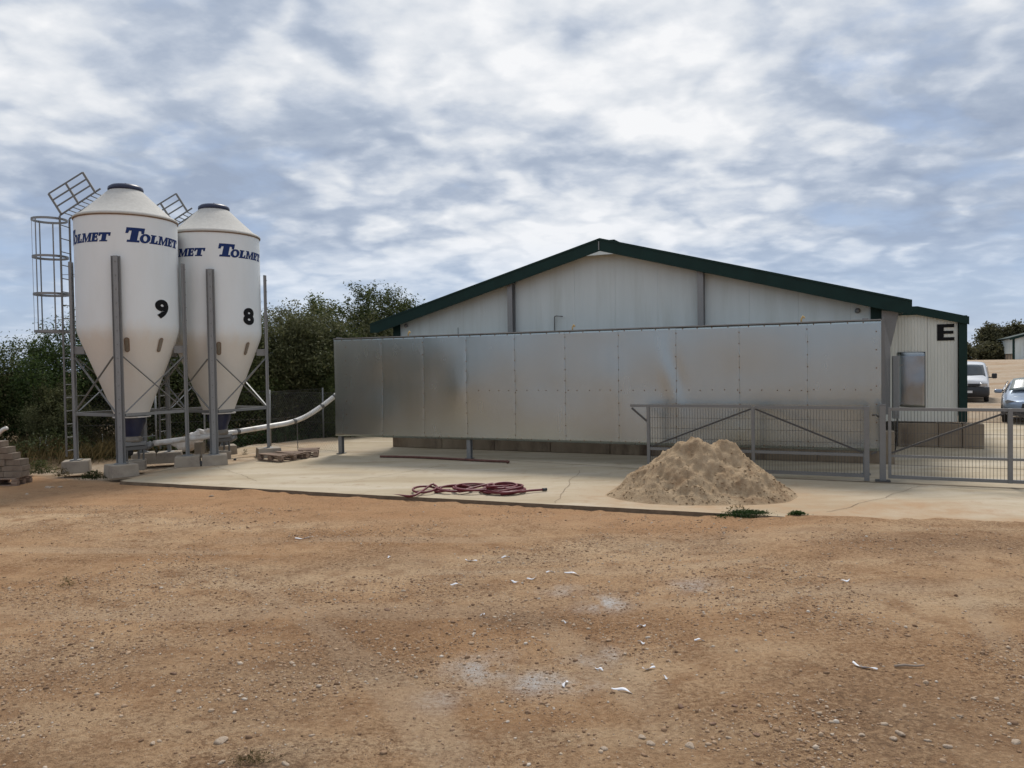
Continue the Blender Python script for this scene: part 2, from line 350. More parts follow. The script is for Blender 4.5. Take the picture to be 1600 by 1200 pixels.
M['sand'] = noisy('pile_sand', (0.32, 0.225, 0.135), (0.43, 0.32, 0.205), 7, 0.95, bump=0.7, bscale=60, bdist=0.02, c3=(0.25, 0.165, 0.095), s3=2.6, spec=0.15)

# ------------------------------------------------------------------ mesh helpers
class MB:
    def __init__(s): s.v = []; s.f = []
    def add(s, vs, fs):
        o = len(s.v); s.v += [tuple(p) for p in vs]; s.f += [tuple(i + o for i in f) for f in fs]; return s
    def box(s, c, d, rot=None):
        hx, hy, hz = d[0] / 2, d[1] / 2, d[2] / 2
        P = [Vector((x, y, z)) for z in (-hz, hz) for y in (-hy, hy) for x in (-hx, hx)]
        if rot: P = [rot @ p for p in P]
        c = Vector(c)
        return s.add([p + c for p in P], [(0, 2, 3, 1), (4, 5, 7, 6), (0, 1, 5, 4), (2, 6, 7, 3), (0, 4, 6, 2), (1, 3, 7, 5)])
    def bar(s, p, q, w, h, upv=(0, 0, 1)):
        p, q = Vector(p), Vector(q); d = (q - p); ln = d.length; d.normalize()
        a = Vector(upv).cross(d)
        if a.length < 1e-4: a = Vector((1, 0, 0)).cross(d)
        a.normalize(); bb = d.cross(a)
        rot = Matrix((d, a, bb)).transposed()
        return s.box((p + q) / 2, (ln, w, h), rot)
    def tube(s, pts, r, n=8, cap=True):
        pts = [Vector(p) for p in pts]; k = len(pts); rs = r if isinstance(r, (list, tuple)) else [r] * k
        T = [(pts[min(i + 1, k - 1)] - pts[max(i - 1, 0)]).normalized() for i in range(k)]
        a = T[0].orthogonal().normalized(); V = []
        for i in range(k):
            a = (a - T[i] * a.dot(T[i])).normalized(); bb = T[i].cross(a)
            for j in range(n):
                w = 2 * PI * j / n; V.append(pts[i] + (a * math.cos(w) + bb * math.sin(w)) * rs[i])
        F = [(i * n + j, i * n + (j + 1) % n, (i + 1) * n + (j + 1) % n, (i + 1) * n + j) for i in range(k - 1) for j in range(n)]
        if cap: F += [tuple(range(n))[::-1], tuple((k - 1) * n + j for j in range(n))]
        return s.add(V, F)
    def lathe(s, prof, n=48, a0=0.0):
        V = []; k = len(prof)
        for (r, z) in prof:
            for j in range(n):
                w = a0 + 2 * PI * j / n; V.append((r * math.cos(w), r * math.sin(w), z))
        F = [(i * n + j, i * n + (j + 1) % n, (i + 1) * n + (j + 1) % n, (i + 1) * n + j) for i in range(k - 1) for j in range(n)]
        return s.add(V, F)
    def prism(s, poly, fn0, fn1):
        n = len(poly); V = [fn0(p) for p in poly] + [fn1(p) for p in poly]
        return s.add(V, [tuple(range(n)), tuple(range(2 * n - 1, n - 1, -1))] + [(i, i + n, (i + 1) % n + n, (i + 1) % n) for i in range(n)])
    def mesh(s, name, mat, smooth=False, fix=True):
        me = bpy.data.meshes.new(name); me.from_pydata(s.v, [], s.f)
        if fix:
            bm = bmesh.new(); bm.from_mesh(me); bmesh.ops.recalc_face_normals(bm, faces=bm.faces); bm.to_mesh(me); bm.free()
        if smooth: me.polygons.foreach_set('use_smooth', [True] * len(me.polygons))
        if mat is not None: me.materials.append(M[mat] if isinstance(mat, str) else mat)
        me.update(); return me
    def build(s, name, mat, parent=None, smooth=False, bevel=0, loc=None, fix=True):
        return link(name, s.mesh(name, mat, smooth, fix), parent, bevel, loc)
def link(name, me, parent=None, bevel=0, loc=None):
    o = bpy.data.objects.new(name, me); COL.objects.link(o)
    if parent: o.parent = parent
    if loc is not None: o.location = loc
    if bevel:
        md = o.modifiers.new('bevel', 'BEVEL'); md.width = bevel; md.segments = 2; md.limit_method = 'ANGLE'; md.angle_limit = R(40)
    return o
def np_mesh(name, V, F, mat, smooth=False):
    V = np.asarray(V, np.float32); F = np.asarray(F, np.int32); k = F.shape[1]
    me = bpy.data.meshes.new(name)
    me.vertices.add(len(V)); me.vertices.foreach_set('co', V.ravel())
    me.loops.add(F.size); me.loops.foreach_set('vertex_index', F.ravel())
    me.polygons.add(len(F)); me.polygons.foreach_set('loop_start', np.arange(0, F.size, k, dtype=np.int32))
    if smooth: me.polygons.foreach_set('use_smooth', np.ones(len(F), bool))
    me.update(calc_edges=True); me.validate()
    if mat is not None: me.materials.append(M[mat] if isinstance(mat, str) else mat)
    return me
def tag(o, label=None, cat=None, group=None, kind=None):
    if label: o['label'] = label
    if cat: o['category'] = cat
    if group: o['group'] = group
    if kind: o['kind'] = kind
    return o
def thing(name, label, cat, loc=(0, 0, 0), rz=0.0, group=None):
    o = bpy.data.objects.new(name, None); COL.objects.link(o); o.location = loc; o.rotation_euler = (0, 0, rz)
    o.empty_display_size = 0.2
    return tag(o, label, cat, group)
def copy_tree(o, parent=None):
    c = o.copy(); COL.objects.link(c); c.parent = parent
    for ch in list(o.children): copy_tree(ch, c)
    return c

# ================================================================== GROUND
def edge_v(u): return 10.28 + (np.clip(u, -13.2, 40) + 12.96) / 12.1 * 0.68 - 0.02 * np.maximum(0, np.asarray(u) + 0.8)
def ground_z(x, y):
    x = np.atleast_1d(np.asarray(x, float)); y = np.atleast_1d(np.asarray(y, float))
    u, v = UV(x, y)
    lim = edge_v(u) + sstep(-1.6, 0.0, u) * (0.34 + 0.55 * fbm(u * 0.9, v * 0.3, 5, 3))
    base = -0.062 + 0.080 * sstep(-1.9, -0.4, u) + 0.035 * fbm(x * 0.35, y * 0.35, 1, 3) * sstep(0.1, 1.5, lim - v)
    rough = 0.012 * fbm(x * 1.7, y * 1.7, 2, 4, 0.6) + 0.010 * fbm(x * 6, y * 6, 3, 3, 0.6) + 0.030 * np.maximum(0, fbm(x * 11, y * 11, 12, 3, 0.6) - 0.12) * sstep(-0.05, 0.3, fbm(x * 0.9 + 7, y * 0.9, 13, 3))
    z = base + rough * (0.35 + 0.65 * sstep(0.0, 0.6, lim - v))
    near = np.exp(-((lim - v - 0.08) / 0.16) ** 2) * sstep(-13.2, -12.0, u)
    z = z + near * 0.085 * np.maximum(0, fbm(u * 1.6, v * 0.4, 14, 4, 0.6) - 0.02)
    # under slab
    z = np.where(v > lim, np.minimum(z, 0.014 - 0.14 * sstep(0, 0.5, v - lim)), z)
    # left of the silo pad: weedy ground, a little higher to the back
    left = sstep(0, 1, (-(x + 9.9) * 0.8 + (y - 17.3) * 0.45) / 2.0)
    z = np.where((v > lim), z + left * (0.16 + 0.12 * fbm(x * 0.8, y * 0.8, 8, 3)), z)
    z = z - 0.010 * track_mask(x, y)
    d = np.hypot(x, y)
    yard = sstep(24.5, 27.0, y)
    z = z + yard * 0.10
    return z + 1.95 * sstep(42, 95, d) * sstep(0, 30, y)
TRK = [((-9, 8.6), (0, 7.7), (9, 8.3)), ((-9, 10.2), (0, 9.2), (9, 9.5)), ((-9, 7.0), (-1, 6.4), (9, 7.4)), ((-8, 9.7), (1, 8.3), (9, 7.9)), ((0.1, 2.5), (-0.2, 5.5), (-4.5, 9.5)), ((1.3, 2.5), (1.1, 5.8), (-2.0, 10.0)), ((2.8, 2.5), (3.2, 6.0), (6.0, 10.5)), ((-3.4, 2.5), (-3.8, 6.0), (-8.5, 9.0))]
def track_mask(x, y):
    m_ = np.zeros(np.shape(x))
    for k, (a, b, c) in enumerate(TRK):
        ts = np.linspace(0, 1, 60)
        qx = (1 - ts) ** 2 * a[0] + 2 * ts * (1 - ts) * b[0] + ts ** 2 * c[0]; qy = (1 - ts) ** 2 * a[1] + 2 * ts * (1 - ts) * b[1] + ts ** 2 * c[1]
        sel = (np.abs(x) < 10) & (y > 2) & (y < 11.5)
        xs1, ys1 = x[sel], y[sel]; d = np.full(xs1.shape, 9.0)
        if len(xs1) == 0: continue
        if k < 4: d = np.abs(ys1 - np.interp(xs1, qx, qy))
        else: d = np.abs(xs1 - np.interp(ys1, qy, qx))
        w = 0.17 + 0.04 * (k % 3)
        v = sstep(w, w * 0.45, d + 0.10 * fbm(xs1 * 1.4, ys1 * 1.4, 300 + k, 3)) * np.clip(0.22 + 1.3 * fbm(xs1 * 0.6 + k, ys1 * 0.6, 310, 3), 0, 0.5)
        m_[sel] = np.maximum(m_[sel], v)
    return m_
def gz(x, y): return float(ground_z(np.array([x]), np.array([y]))[0])

def axis(parts):
    a = []
    for lo_, hi_, st in parts: a += list(np.arange(lo_, hi_ - 1e-6, st))
    return np.array(a)
gx = axis([(-1500, -300, 300), (-300, -60, 40), (-60, -24, 6), (-24, -9, 0.25), (-9, -4.5, 0.06), (-4.5, 4.5, 0.028), (4.5, 9, 0.06), (9, 26, 0.25), (26, 80, 4), (80, 300, 40), (300, 1501, 300)])
gy = axis([(-1500, -100, 350), (-100, -10, 15), (-10, 2.4, 0.8), (2.4, 6.5, 0.026), (6.5, 10, 0.045), (10, 15, 0.08), (15, 30, 0.35), (30, 60, 3), (60, 130, 6), (130, 400, 45), (400, 1501, 275)])
XX, YY = np.meshgrid(gx, gy); xf, yf = XX.ravel(), YY.ravel()
zf = ground_z(xf, yf)
ny, nx = XX.shape
idx = np.arange(ny * nx).reshape(ny, nx)
F = np.stack([idx[:-1, :-1], idx[:-1, 1:], idx[1:, 1:], idx[1:, :-1]], -1).reshape(-1, 4)
me = np_mesh('ground', np.stack([xf, yf, zf], 1), F, 'dirt', True)
uf, vf = UV(xf, yf)
def attr(me, name, val):
    a = me.attributes.new(name, 'FLOAT', 'POINT'); a.data.foreach_set('value', np.asarray(val, np.float32))
attr(me, 'pale', sstep(0.6, 1.3, (vf - edge_v(uf)) + 0.5 * (1 - sstep(-1.0, 1.0, uf)) + 0.4 * fbm(xf * 0.7, yf * 0.7, 30, 3)) * (1 - sstep(0, 1.5, -(xf + 10.0) * 0.8 + (yf - 17.3) * 0.45)) * 1.0 + sstep(26, 34, yf) * sstep(2, 6, xf) * (1 - sstep(120, 160, yf)))
attr(me, 'track', track_mask(xf, yf))
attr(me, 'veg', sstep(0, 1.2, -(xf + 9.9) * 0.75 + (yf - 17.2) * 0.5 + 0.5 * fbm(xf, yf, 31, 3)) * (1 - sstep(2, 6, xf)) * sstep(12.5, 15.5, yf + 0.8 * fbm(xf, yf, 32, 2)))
attr(me, 'red', sstep(2.6, 1.0, edge_v(uf) - vf + 1.2 * fbm(xf * 0.5, yf * 0.5, 33, 3)) * (1 - sstep(-2.5, 0.5, uf)) + 0.6 * sstep(-2.0, -6, xf) * sstep(8, 5, yf))
pw = np.zeros_like(xf)
for px, py, rx, ry, s_ in [(948, 932, .17, .11, 1.1), (925, 937, .16, .08, .6), (750, 1028, .24, .13, .75), (775, 1038, .12, .06, .6), (845, 1050, .22, .10, .95), (895, 1055, .2, .07, .5), (935, 1012, .24, .09, .55), (1080, 908, .25, .12, .5), (880, 911, .2, .1, .45), (690, 1075, .18, .1, .35), (610, 770, .1, .1, .0), (770, 1010, .2, .1, .3)]:
    p = from_px(px, py); q = ((xf - p.x) / rx) ** 2 + ((yf - p.y) / (ry * 2.0)) ** 2
    pw = np.maximum(pw, s_ * np.exp(-q * 1.15) * np.clip(0.75 + 1.6 * fbm(xf * 7, yf * 4, 45, 4, 0.65), 0, 1.3))
attr(me, 'powder', pw)
dm = np.zeros_like(xf)
for px, py, rx, ry, s_ in [(800, 954, .42, .13, .9), (850, 957, .3, .1, .7), (470, 1030, .9, .5, .5), (1130, 1180, 1.0, .3, .4), (410, 1190, .3, .16, .9), (1450, 1130, .8, .4, .6), (60, 1050, .9, .5, .35), (1060, 842, .8, .25, .4), (1500, 850, 1.4, .4, .55), (620, 960, .8, .3, .4), (560, 870, 1.5, .3, .3), (30, 1190, .6, .2, .4)]:
    p = from_px(px, py); q = ((xf - p.x) / rx) ** 2 + ((yf - p.y) / (ry * 2)) ** 2
    dm = np.maximum(dm, s_ * np.exp(-q))
attr(me, 'damp', np.clip(dm + 0.25 * fbm(xf * 2, yf * 2, 40, 3) * (dm > 0.05), 0, 1))
g_ = link('ground', me); tag(g_, 'brown stony dirt yard in the foreground', None, None, 'structure')

# concrete slab (sheet grid clipped to outline, with its own thickness at the front)
SL = []
for u in np.arange(-13.0, 24.01, 0.25): SL.append(('e', u))
def slab_inside(x, y):
    u, v = UV(x, y)
    # behind the edge, in front of the hedge line
    rear = (-(x + 10.7) * 0.729 + (y - 18.07) * 0.685)
    return (v > edge_v(u)) & (rear < 0.15 * fbm(x * 1.2, y * 1.2, 50, 3)) & (u > -13.0 - 0.45 * (v - 10.3))
su = np.arange(-18, 14.01, 0.12); nv = 150
tt = np.linspace(0, 1, nv) ** 1.15
Uu, Tt = np.meshgrid(su, tt)
Vv = edge_v(Uu) + Tt * 18.0
# front edge crumbled a little
Vv = Vv + np.where(Tt < 1e-6, 0.018 * fbm(Uu * 4, Uu * 0 + 3, 51, 3), 0)
sx = Uu * UX - Vv * UY; sy = Uu * UY + Vv * UX
sz = 0.0 + 0.006 * fbm(sx * 0.4, sy * 0.4, 52, 2) - 0.003
ids = np.arange(Uu.size).reshape(Uu.shape)
Fq = np.stack([ids[:-1, :-1], ids[:-1, 1:], ids[1:, 1:], ids[1:, :-1]], -1).reshape(-1, 4)
cxq = sx.ravel()[Fq].mean(1); cyq = sy.ravel()[Fq].mean(1)
uq, vq = UV(cxq, cyq)
rear = -(cxq + 10.7) * 0.729 + (cyq - 18.07) * 0.685
ok = ((rear < 0.25 * fbm(cxq * 1.2, cyq * 1.2, 50, 3)) | (uq > -9.5)) & (uq > -13.0 - 0.42 * (vq - 10.3))
Fq = Fq[ok]
used = np.unique(Fq); remap = -np.ones(Uu.size, int); remap[used] = np.arange(len(used))
V3 = np.stack([sx.ravel(), sy.ravel(), sz.ravel()], 1)[used]
me = np_mesh('concrete_slab', V3, remap[Fq], 'slab', True)
xs, ys = V3[:, 0], V3[:, 1]; us, vs_ = UV(xs, ys)
pile = from_px(1095, 760)
sand = np.exp(-(((xs - 3.1) / 1.9) ** 2 + ((ys - 12.0) / 1.3) ** 2)) * 1.2
sand = np.maximum(sand, sstep(-13.0, -12.2, us) * 0 + (1 - sstep(0.0, 0.5, (vs_ - 10.3) - (us + 13.0) * 1.45 + 0.15 * fbm(xs, ys, 60, 3))) * 0)
silo_pad = sstep(0.0, 0.25, -(xs + 7.2) * 0.80 + (ys - 15.1) * 0.42 - 0.0) * (1 - sstep(-5.5, -4.6, xs))
sand = np.maximum(sand, silo_pad * (0.55 + 0.5 * fbm(xs * 1.1, ys * 1.1, 61, 3)))
sand = np.maximum(sand, 0.9 * sstep(0.7, 0.0, vs_ - edge_v(us) - 0.5 * sstep(-1, 2, us) + 0.5 * fbm(xs * 0.8, ys * 0.8, 62, 3)) * sstep(-1.5, 0.5, us))
for px, py, rx, ry, s_ in [(1400, 790, 1.2, .5, 1.0), (1330, 800, 1.0, .45, .95), (1470, 800, 1.2, .4, .9), (1260, 795, .8, .5, .8), (1180, 792, .6, .4, .6), (450, 716, .5, .5, .55), (560, 705, .6, .4, .4), (1280, 775, .5, .3, .7), (300, 745, .6, .3, .35)]:
    p = from_px(px, py); sand = np.maximum(sand, s_ * np.exp(-(((xs - p.x) / rx) ** 2 + ((ys - p.y) / ry) ** 2)))
attr(me, 'sand', np.clip(sand, 0, 1))
stain_shade = 0.55 * np.exp(-((vs_ - 16.6) / 0.9) ** 2) * sstep(-12.5, -11.0, us) * (1 - sstep(0.2, 1.2, us))  # shade under and behind the screen, painted as a dark band; real stains follow
p = from_px(1440, 710); stain_shade = np.maximum(stain_shade, 0.6 * np.exp(-(((xs - p.x) / 0.7) ** 2 + ((ys - p.y) / 1.2) ** 2)))
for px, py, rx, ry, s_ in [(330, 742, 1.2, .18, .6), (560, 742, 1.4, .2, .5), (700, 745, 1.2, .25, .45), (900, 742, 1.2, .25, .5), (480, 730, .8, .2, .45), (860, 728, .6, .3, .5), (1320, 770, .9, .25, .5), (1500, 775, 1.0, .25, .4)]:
    p = from_px(px, py); stain_shade = np.maximum(stain_shade, s_ * np.exp(-(((xs - p.x) / rx) ** 2 + ((ys - p.y + 0.2 * (xs - p.x)) / ry) ** 2)) * np.clip(0.6 + 1.4 * fbm(xs * 1.5, ys * 4, 66, 3), 0, 1.2))
attr(me, 'stain_shade', np.clip(stain_shade, 0, 1))
slab = link('concrete_slab', me); tag(slab, 'pale concrete apron in front of the long shed', None, None, 'structure')
# thickness of the slab along its front edge
mb = MB(); e_u = np.arange(-13.0, 6.01, 0.12)
ev = edge_v(e_u) + 0.018 * fbm(e_u * 4, e_u * 0 + 3, 51, 3)
for i in range(len(e_u)):
    p = L(e_u[i], float(ev[i])); zt = 0.006 * float(fbm(np.array([p.x * 0.4]), np.array([p.y * 0.4]), 52, 2)[0]) - 0.003
    mb.v.append((p.x, p.y, zt)); q = L(e_u[i], float(ev[i]) - 0.012 + 0.02 * float(vnoise(np.array([e_u[i] * 9]), np.array([1.0]), 3)[0])); mb.v.append((q.x, q.y, -0.14))
for i in range(len(e_u) - 1): mb.f.append((2 * i, 2 * i + 1, 2 * i + 3, 2 * i + 2))
mb.build('slab_edge', 'slab_edge', slab)
# construction joint across the apron
def strip(pts, w, z, name, mat, parent=None):
    mb = MB(); P = [Vector(p) for p in pts]
    for i, p in enumerate(P):
        d = (P[min(i + 1, len(P) - 1)] - P[max(i - 1, 0)]).normalized(); n = Vector((-d.y, d.x, 0)) * w / 2
        mb.v += [(p.x + n.x, p.y + n.y, z), (p.x - n.x, p.y - n.y, z)]
    for i in range(len(P) - 1): mb.f.append((2 * i, 2 * i + 1, 2 * i + 3, 2 * i + 2))
    return mb.build(name, mat, parent)
a, b_ = from_px(205, 746), from_px(440, 698)
strip([a.lerp(b_, i / 20) + Vector((0, 0.01 * random.uniform(-1, 1), 0)) for i in range(21)], 0.018, 0.0045, 'joint', 'slab_edge', slab)
def crack(p0, p1, w, seed):
    rs = random.Random(seed); a, b_ = from_px(*p0), from_px(*p1); n = 26; off = 0; P = []
    d = (b_ - a).normalized(); nn = Vector((-d.y, d.x, 0))
    for i in range(n + 1):
        off += rs.uniform(-.03, .03); off *= .9; P.append(a.lerp(b_, i / n) + nn * off)
    strip(P, w, 0.0042, 'crack', 'slab_edge', slab)
crack((520, 757), (700, 726), .008, 1); crack((870, 786), (905, 735), .007, 2); crack((400, 752), (330, 725), .007, 3); crack((1290, 800), (1440, 760), .008, 4)
a, b_ = from_px(790, 719), from_px(1010, 733)
strip([a.lerp(b_, i / 12) for i in range(13)], 0.022, 0.0045, 'joint', 'slab_edge', slab)

# ================================================================== SHED
UC = -5.457
shed = thing('livestock_shed', 'long off-white gabled shed with dark green roof trim behind the metal screen', 'shed', L(UC, 17.31), TH)
HW, RZ, SLP, HE = 5.745, 4.98, 0.2717, 6.35
def roof_z(x): return RZ - SLP * abs(x)
DEP = 34.0
# plinth under the gable: cast blocks side by side
xb = -HW - 0.15; k = 0
while xb < HW + 0.3:
    w = min(1.5, HW + 0.32 - xb)
    if w < 0.2: break
    MB().box((xb + w / 2, 0.06 + 0.004 * (k % 2), 0.33), (w - 0.012, 0.30, 0.66)).build('base_block', 'plinth', shed, bevel=0.012); xb += w; k += 1
# wall panels
pw_ = 1.0; xs0 = -HW
while xs0 < HW - 0.01:
    x1 = min(xs0 + pw_, HW)
    a, c = xs0 + 0.0012, x1 - 0.0012
    pts = [(a, 0.665), (c, 0.665), (c, roof_z(c) - 0.1)]
    if a < 0 < c: pts.append((0, roof_z(0) - 0.1))
    pts.append((a, roof_z(a) - 0.1))
    dy = random.uniform(-0.001, 0.001)
    MB().prism(pts, lambda p: (p[0], dy, p[1]), lambda p: (p[0], 0.06, p[1])).build('wall_panel', 'panel', shed)
    xs0 = x1
# hidden sides and back of the shell
MB().box((-HW + 0.04, DEP / 2 + 0.05, 2.0), (0.06, DEP - 0.1, 2.7)).build('side_wall', 'panel', shed)
MB().box((HW - 0.04, DEP / 2 + 0.05, 2.0), (0.06, DEP - 0.1, 2.7)).build('side_wall', 'panel', shed)
MB().prism([(-HW, 0), (HW, 0), (HW, roof_z(HW) - 0.1), (0, RZ - 0.1), (-HW, roof_z(HW) - 0.1)], lambda p: (p[0], DEP, p[1]), lambda p: (p[0], DEP + 0.06, p[1])).build('rear_wall', 'panel', shed)
for s in (-1, 1):
    MB().box((s * (HW - 0.01), -0.03, 1.99), (0.20, 0.05, 2.64)).build('corner_trim', 'green', shed, bevel=0.004)
    MB().prism([(0, RZ), (s * HE, roof_z(HE)), (s * HE, roof_z(HE) - 0.07), (0, RZ - 0.07)], lambda p: (p[0], -0.30, p[1]), lambda p: (p[0], DEP + 0.3, p[1])).build('roof', 'green', shed)
    fs = MB().prism([(0, RZ + 0.012), (s * (HE + 0.02), roof_z(HE) + 0.007), (s * (HE + 0.02), roof_z(HE) - 0.225), (s * (HE - 0.22), roof_z(HE) - 0.225), (0, RZ - 0.27)], lambda p: (p[0], -0.335, p[1]), lambda p: (p[0], -0.302, p[1])).build('fascia', 'green', shed, bevel=0.004)
    MB().prism([(0, RZ + 0.024), (s * (HE + 0.02), roof_z(HE) + 0.019), (s * (HE + 0.02), roof_z(HE) - 0.02), (0, RZ - 0.02)], lambda p: (p[0], -0.349, p[1]), lambda p: (p[0], -0.337, p[1])).build('drip_edge', 'green', fs)
    # galvanised gable column: H section
    mb = MB(); x = s * 2.3 - 0.05; zt = roof_z(x) - 0.24
    mb.box((x, -0.21, (0.66 + zt) / 2), (0.13, 0.012, zt - 0.66)).box((x, -0.12, (0.66 + zt) / 2), (0.012, 0.166, zt - 0.66)).box((x, -0.03, (0.66 + zt) / 2), (0.13, 0.012, zt - 0.66))
    co = mb.build('column', 'galv', shed)
    MB().box((x, -0.13, zt + 0.008), (0.20, 0.2, 0.014)).build('cap_plate', 'galv', co)
MB().box((0.0, DEP / 2, RZ + 0.01), (0.5, DEP, 0.02)).build('ridge_cap', 'green', shed)
MB().box((-0.02, -0.345, RZ - 0.15), (0.022, 0.014, 0.20)).build('ridge_strap', 'galv', shed)
MB().prism([(-0.42, RZ - 0.36), (0.42, RZ - 0.36), (0.30, RZ - 0.325), (0.0, RZ - 0.27), (-0.30, RZ - 0.325)], lambda p: (p[0], -0.33, p[1]), lambda p: (p[0], -0.31, p[1])).build('ridge_gusset', 'panel', shed)
MB().tube([(-1.25, -0.05, 2.4), (-1.25, -0.05, 3.22), (-1.24, -0.06, 3.27), (-1.19, -0.1, 3.28), (-1.02, -0.1, 3.26)], 0.012, 6).build('bent_pipe', 'galv_dark', shed, True)
MB().tube([(-3.9, -0.02, 2.4), (-3.9, -0.02, 3.1)], 0.006, 5).build('cable', 'plastic', shed, True)
mb = MB(); mb.lathe([(0.0, 0.0), (0.05, 0.0), (0.055, 0.03), (0.03, 0.07), (0, 0.075)], 12); o = mb.build('wall_lamp', 'galv', shed, True); o.location = (HW - 0.35, -0.01, roof_z(HW) - 0.30); o.rotation_euler = (R(90), 0, 0)
o = mb.build('wall_lamp', 'galv', shed, True); o.location = (-HW + 0.3, -0.01, roof_z(HW) - 0.22); o.rotation_euler = (R(90), 0, 0)
# flashing at the right front corner
mb = MB()
mb.prism([(HW + 0.1, 1.0), (HW + 0.24, 1.0), (HW + 0.25, 2.35), (HW + 0.33, 2.7), (HW + 0.40, 3.06), (HW + 0.09, 3.10)], lambda p: (p[0], -0.07 - 0.05 * max(0, p[1] - 2.4), p[1]), lambda p: (p[0], -0.055 - 0.05 * max(0, p[1] - 2.4), p[1]))
mb.build('corner_flashing', 'galv', shed)
MB().box((HW + 0.10, -0.3, 2.0), (0.012, 0.4, 1.9)).build('corner_flashing', 'galv', shed)
cab = thing('metal_cabinet', 'narrow tall grey metal cabinet on the shed corner beside the screen', 'cabinet', L(0.63, 17.31, 0.95), TH)
MB().box((0, 0, 0.60), (0.13, 0.22, 1.26)).build('cabinet_body', 'galv', cab, bevel=0.008)
MB().box((0, -0.119, 0.62), (0.105, 0.012, 1.14)).build('cabinet_door', 'galv', cab, bevel=0.003)
for z_ in (0.28, 1.04): MB().box((0.10, -0.06, z_), (0.07, 0.03, 0.03)).build('bracket', 'galv_dark', cab)
MB().tube([(0.02, 0, -0.02), (0.03, 0.01, -0.3), (0.0, 0.03, -0.62), (-0.06, 0.05, -0.95)], 0.012, 6).build('conduit', 'plastic', cab, True)
# annex
AY = 3.59; ax0, ax1 = HW - 0.1, 2.23 - UC
def an_top(x): return 3.36 - 0.26 * max(0.0, x - (1.23 - UC))
xa = ax0
while xa < ax1 - 0.16:
    xb_ = min(xa + 0.63, ax1 - 0.14)
    mb = MB(); n = int(round((xb_ - xa) / 0.07)); prof = []
    for i in range(n):
        x0 = xa + (xb_ - xa) * i / n; st = (xb_ - xa) / n
        prof += [(x0 + 0.003, 0.0), (x0 + st * 0.70, 0.0), (x0 + st * 0.76, 0.007), (x0 + st * 0.94, 0.007)]
    prof[-1] = (xb_ - 0.003, 0.007)
    for (x, y) in prof: mb.v += [(x, AY + y, 0.60), (x, AY + y, an_top(x) - 0.14)]
    for i in range(len(prof) - 1): mb.f.append((2 * i, 2 * i + 2, 2 * i + 3, 2 * i + 1))
    n0 = len(mb.v)
    mb.v += [(xa + 0.003, AY + 0.06, 0.60), (xa + 0.003, AY + 0.06, an_top(xa) - 0.14), (xb_ - 0.003, AY + 0.06, 0.60), (xb_ - 0.003, AY + 0.06, an_top(xb_) - 0.14)]
    mb.f += [(n0, n0 + 1, 1, 0), (n0 + 2, n0 - 2, n0 - 1, n0 + 3), (n0, n0 + 2, n0 + 3, n0 + 1)]
    mb.build('annex_panel', 'panel_cream', shed); xa = xb_
MB().box((ax1 - 0.05, AY - 0.01, 1.86), (0.17, 0.14, 2.52)).build('annex_corner_trim', 'green', shed, bevel=0.004)
MB().box((ax1, AY + 15, 1.9), (0.06, 29.8, 2.45)).build('annex_side_wall', 'panel_cream', shed)
MB().prism([(ax0, 3.37), (1.23 - UC, 3.37), (ax1 + 0.06, an_top(ax1 + 0.06)), (ax1 + 0.06, an_top(ax1) - 0.06), (1.23 - UC, 3.3), (ax0, 3.3)], lambda p: (p[0], AY - 0.1, p[1]), lambda p: (p[0], AY + 30, p[1])).build('annex_roof', 'green', shed)
MB().prism([(ax0, 3.376), (1.23 - UC, 3.376), (ax1 + 0.07, an_top(ax1 + 0.07) + 0.006), (ax1 + 0.07, an_top(ax1) - 0.20), (1.23 - UC, 3.17), (ax0, 3.17)], lambda p: (p[0], AY - 0.13, p[1]), lambda p: (p[0], AY - 0.102, p[1])).build('annex_fascia', 'green', shed, bevel=0.004)
for (x0, x1, mtl, y0) in ((0.80, 1.66, 'plinth', -0.04), (1.66, 2.16, 'plinth', -0.035), (2.16, 2.61, 'plinth', -0.05)):
    MB().box(((x0 + x1) / 2 - UC, AY + 0.15 + y0, 0.285), (x1 - x0 - 0.01, 0.4, 0.57)).build('annex_plinth', mtl, shed, bevel=0.015)
# letter on the annex
mb = MB(); ex, ez, ew, eh = 1.65 - UC, 2.54, 0.36, 0.39
EL = [(0, 0), (1, 0), (1, .20), (.38, .20), (.38, .41), (.94, .41), (.94, .59), (.38, .59), (.38, .80), (.98, .80), (.98, 1), (0, 1)]
mb.prism(EL, lambda p: (ex + ew * p[0], AY - 0.012, ez + eh * p[1]), lambda p: (ex + ew * p[0], AY - 0.003, ez + eh * p[1]))
o = mb.build('letter', 'black', shed); o['label'] = 'black capital letter E painted high on the annex'
# loose galvanised sheet on the annex wall
mb = MB(); nn_ = 14
for j in range(nn_ + 1):
    for i in range(9):
        x = 0.80 + 0.60 * i / 8; z = 0.92 + 1.36 * j / nn_
        if j == 0: z += 0.06 - 0.08 * i / 8
        mb.v.append((x - UC, AY - 0.03 - 0.015 * math.sin(i * 0.5) - 0.01 * float(fbm(np.array([x * 3.]), np.array([z * 2.]), 70, 2)[0]), z))
for j in range(nn_):
    for i in range(8): mb.f.append((j * 9 + i, j * 9 + i + 1, (j + 1) * 9 + i + 1, (j + 1) * 9 + i))
o = mb.build('wall_sheet', 'sheet_dark', shed, True); md = o.modifiers.new('s', 'SOLIDIFY'); md.thickness = 0.003; md.offset = 1
o['label'] = 'shiny galvanised sheet covering the lower annex wall'

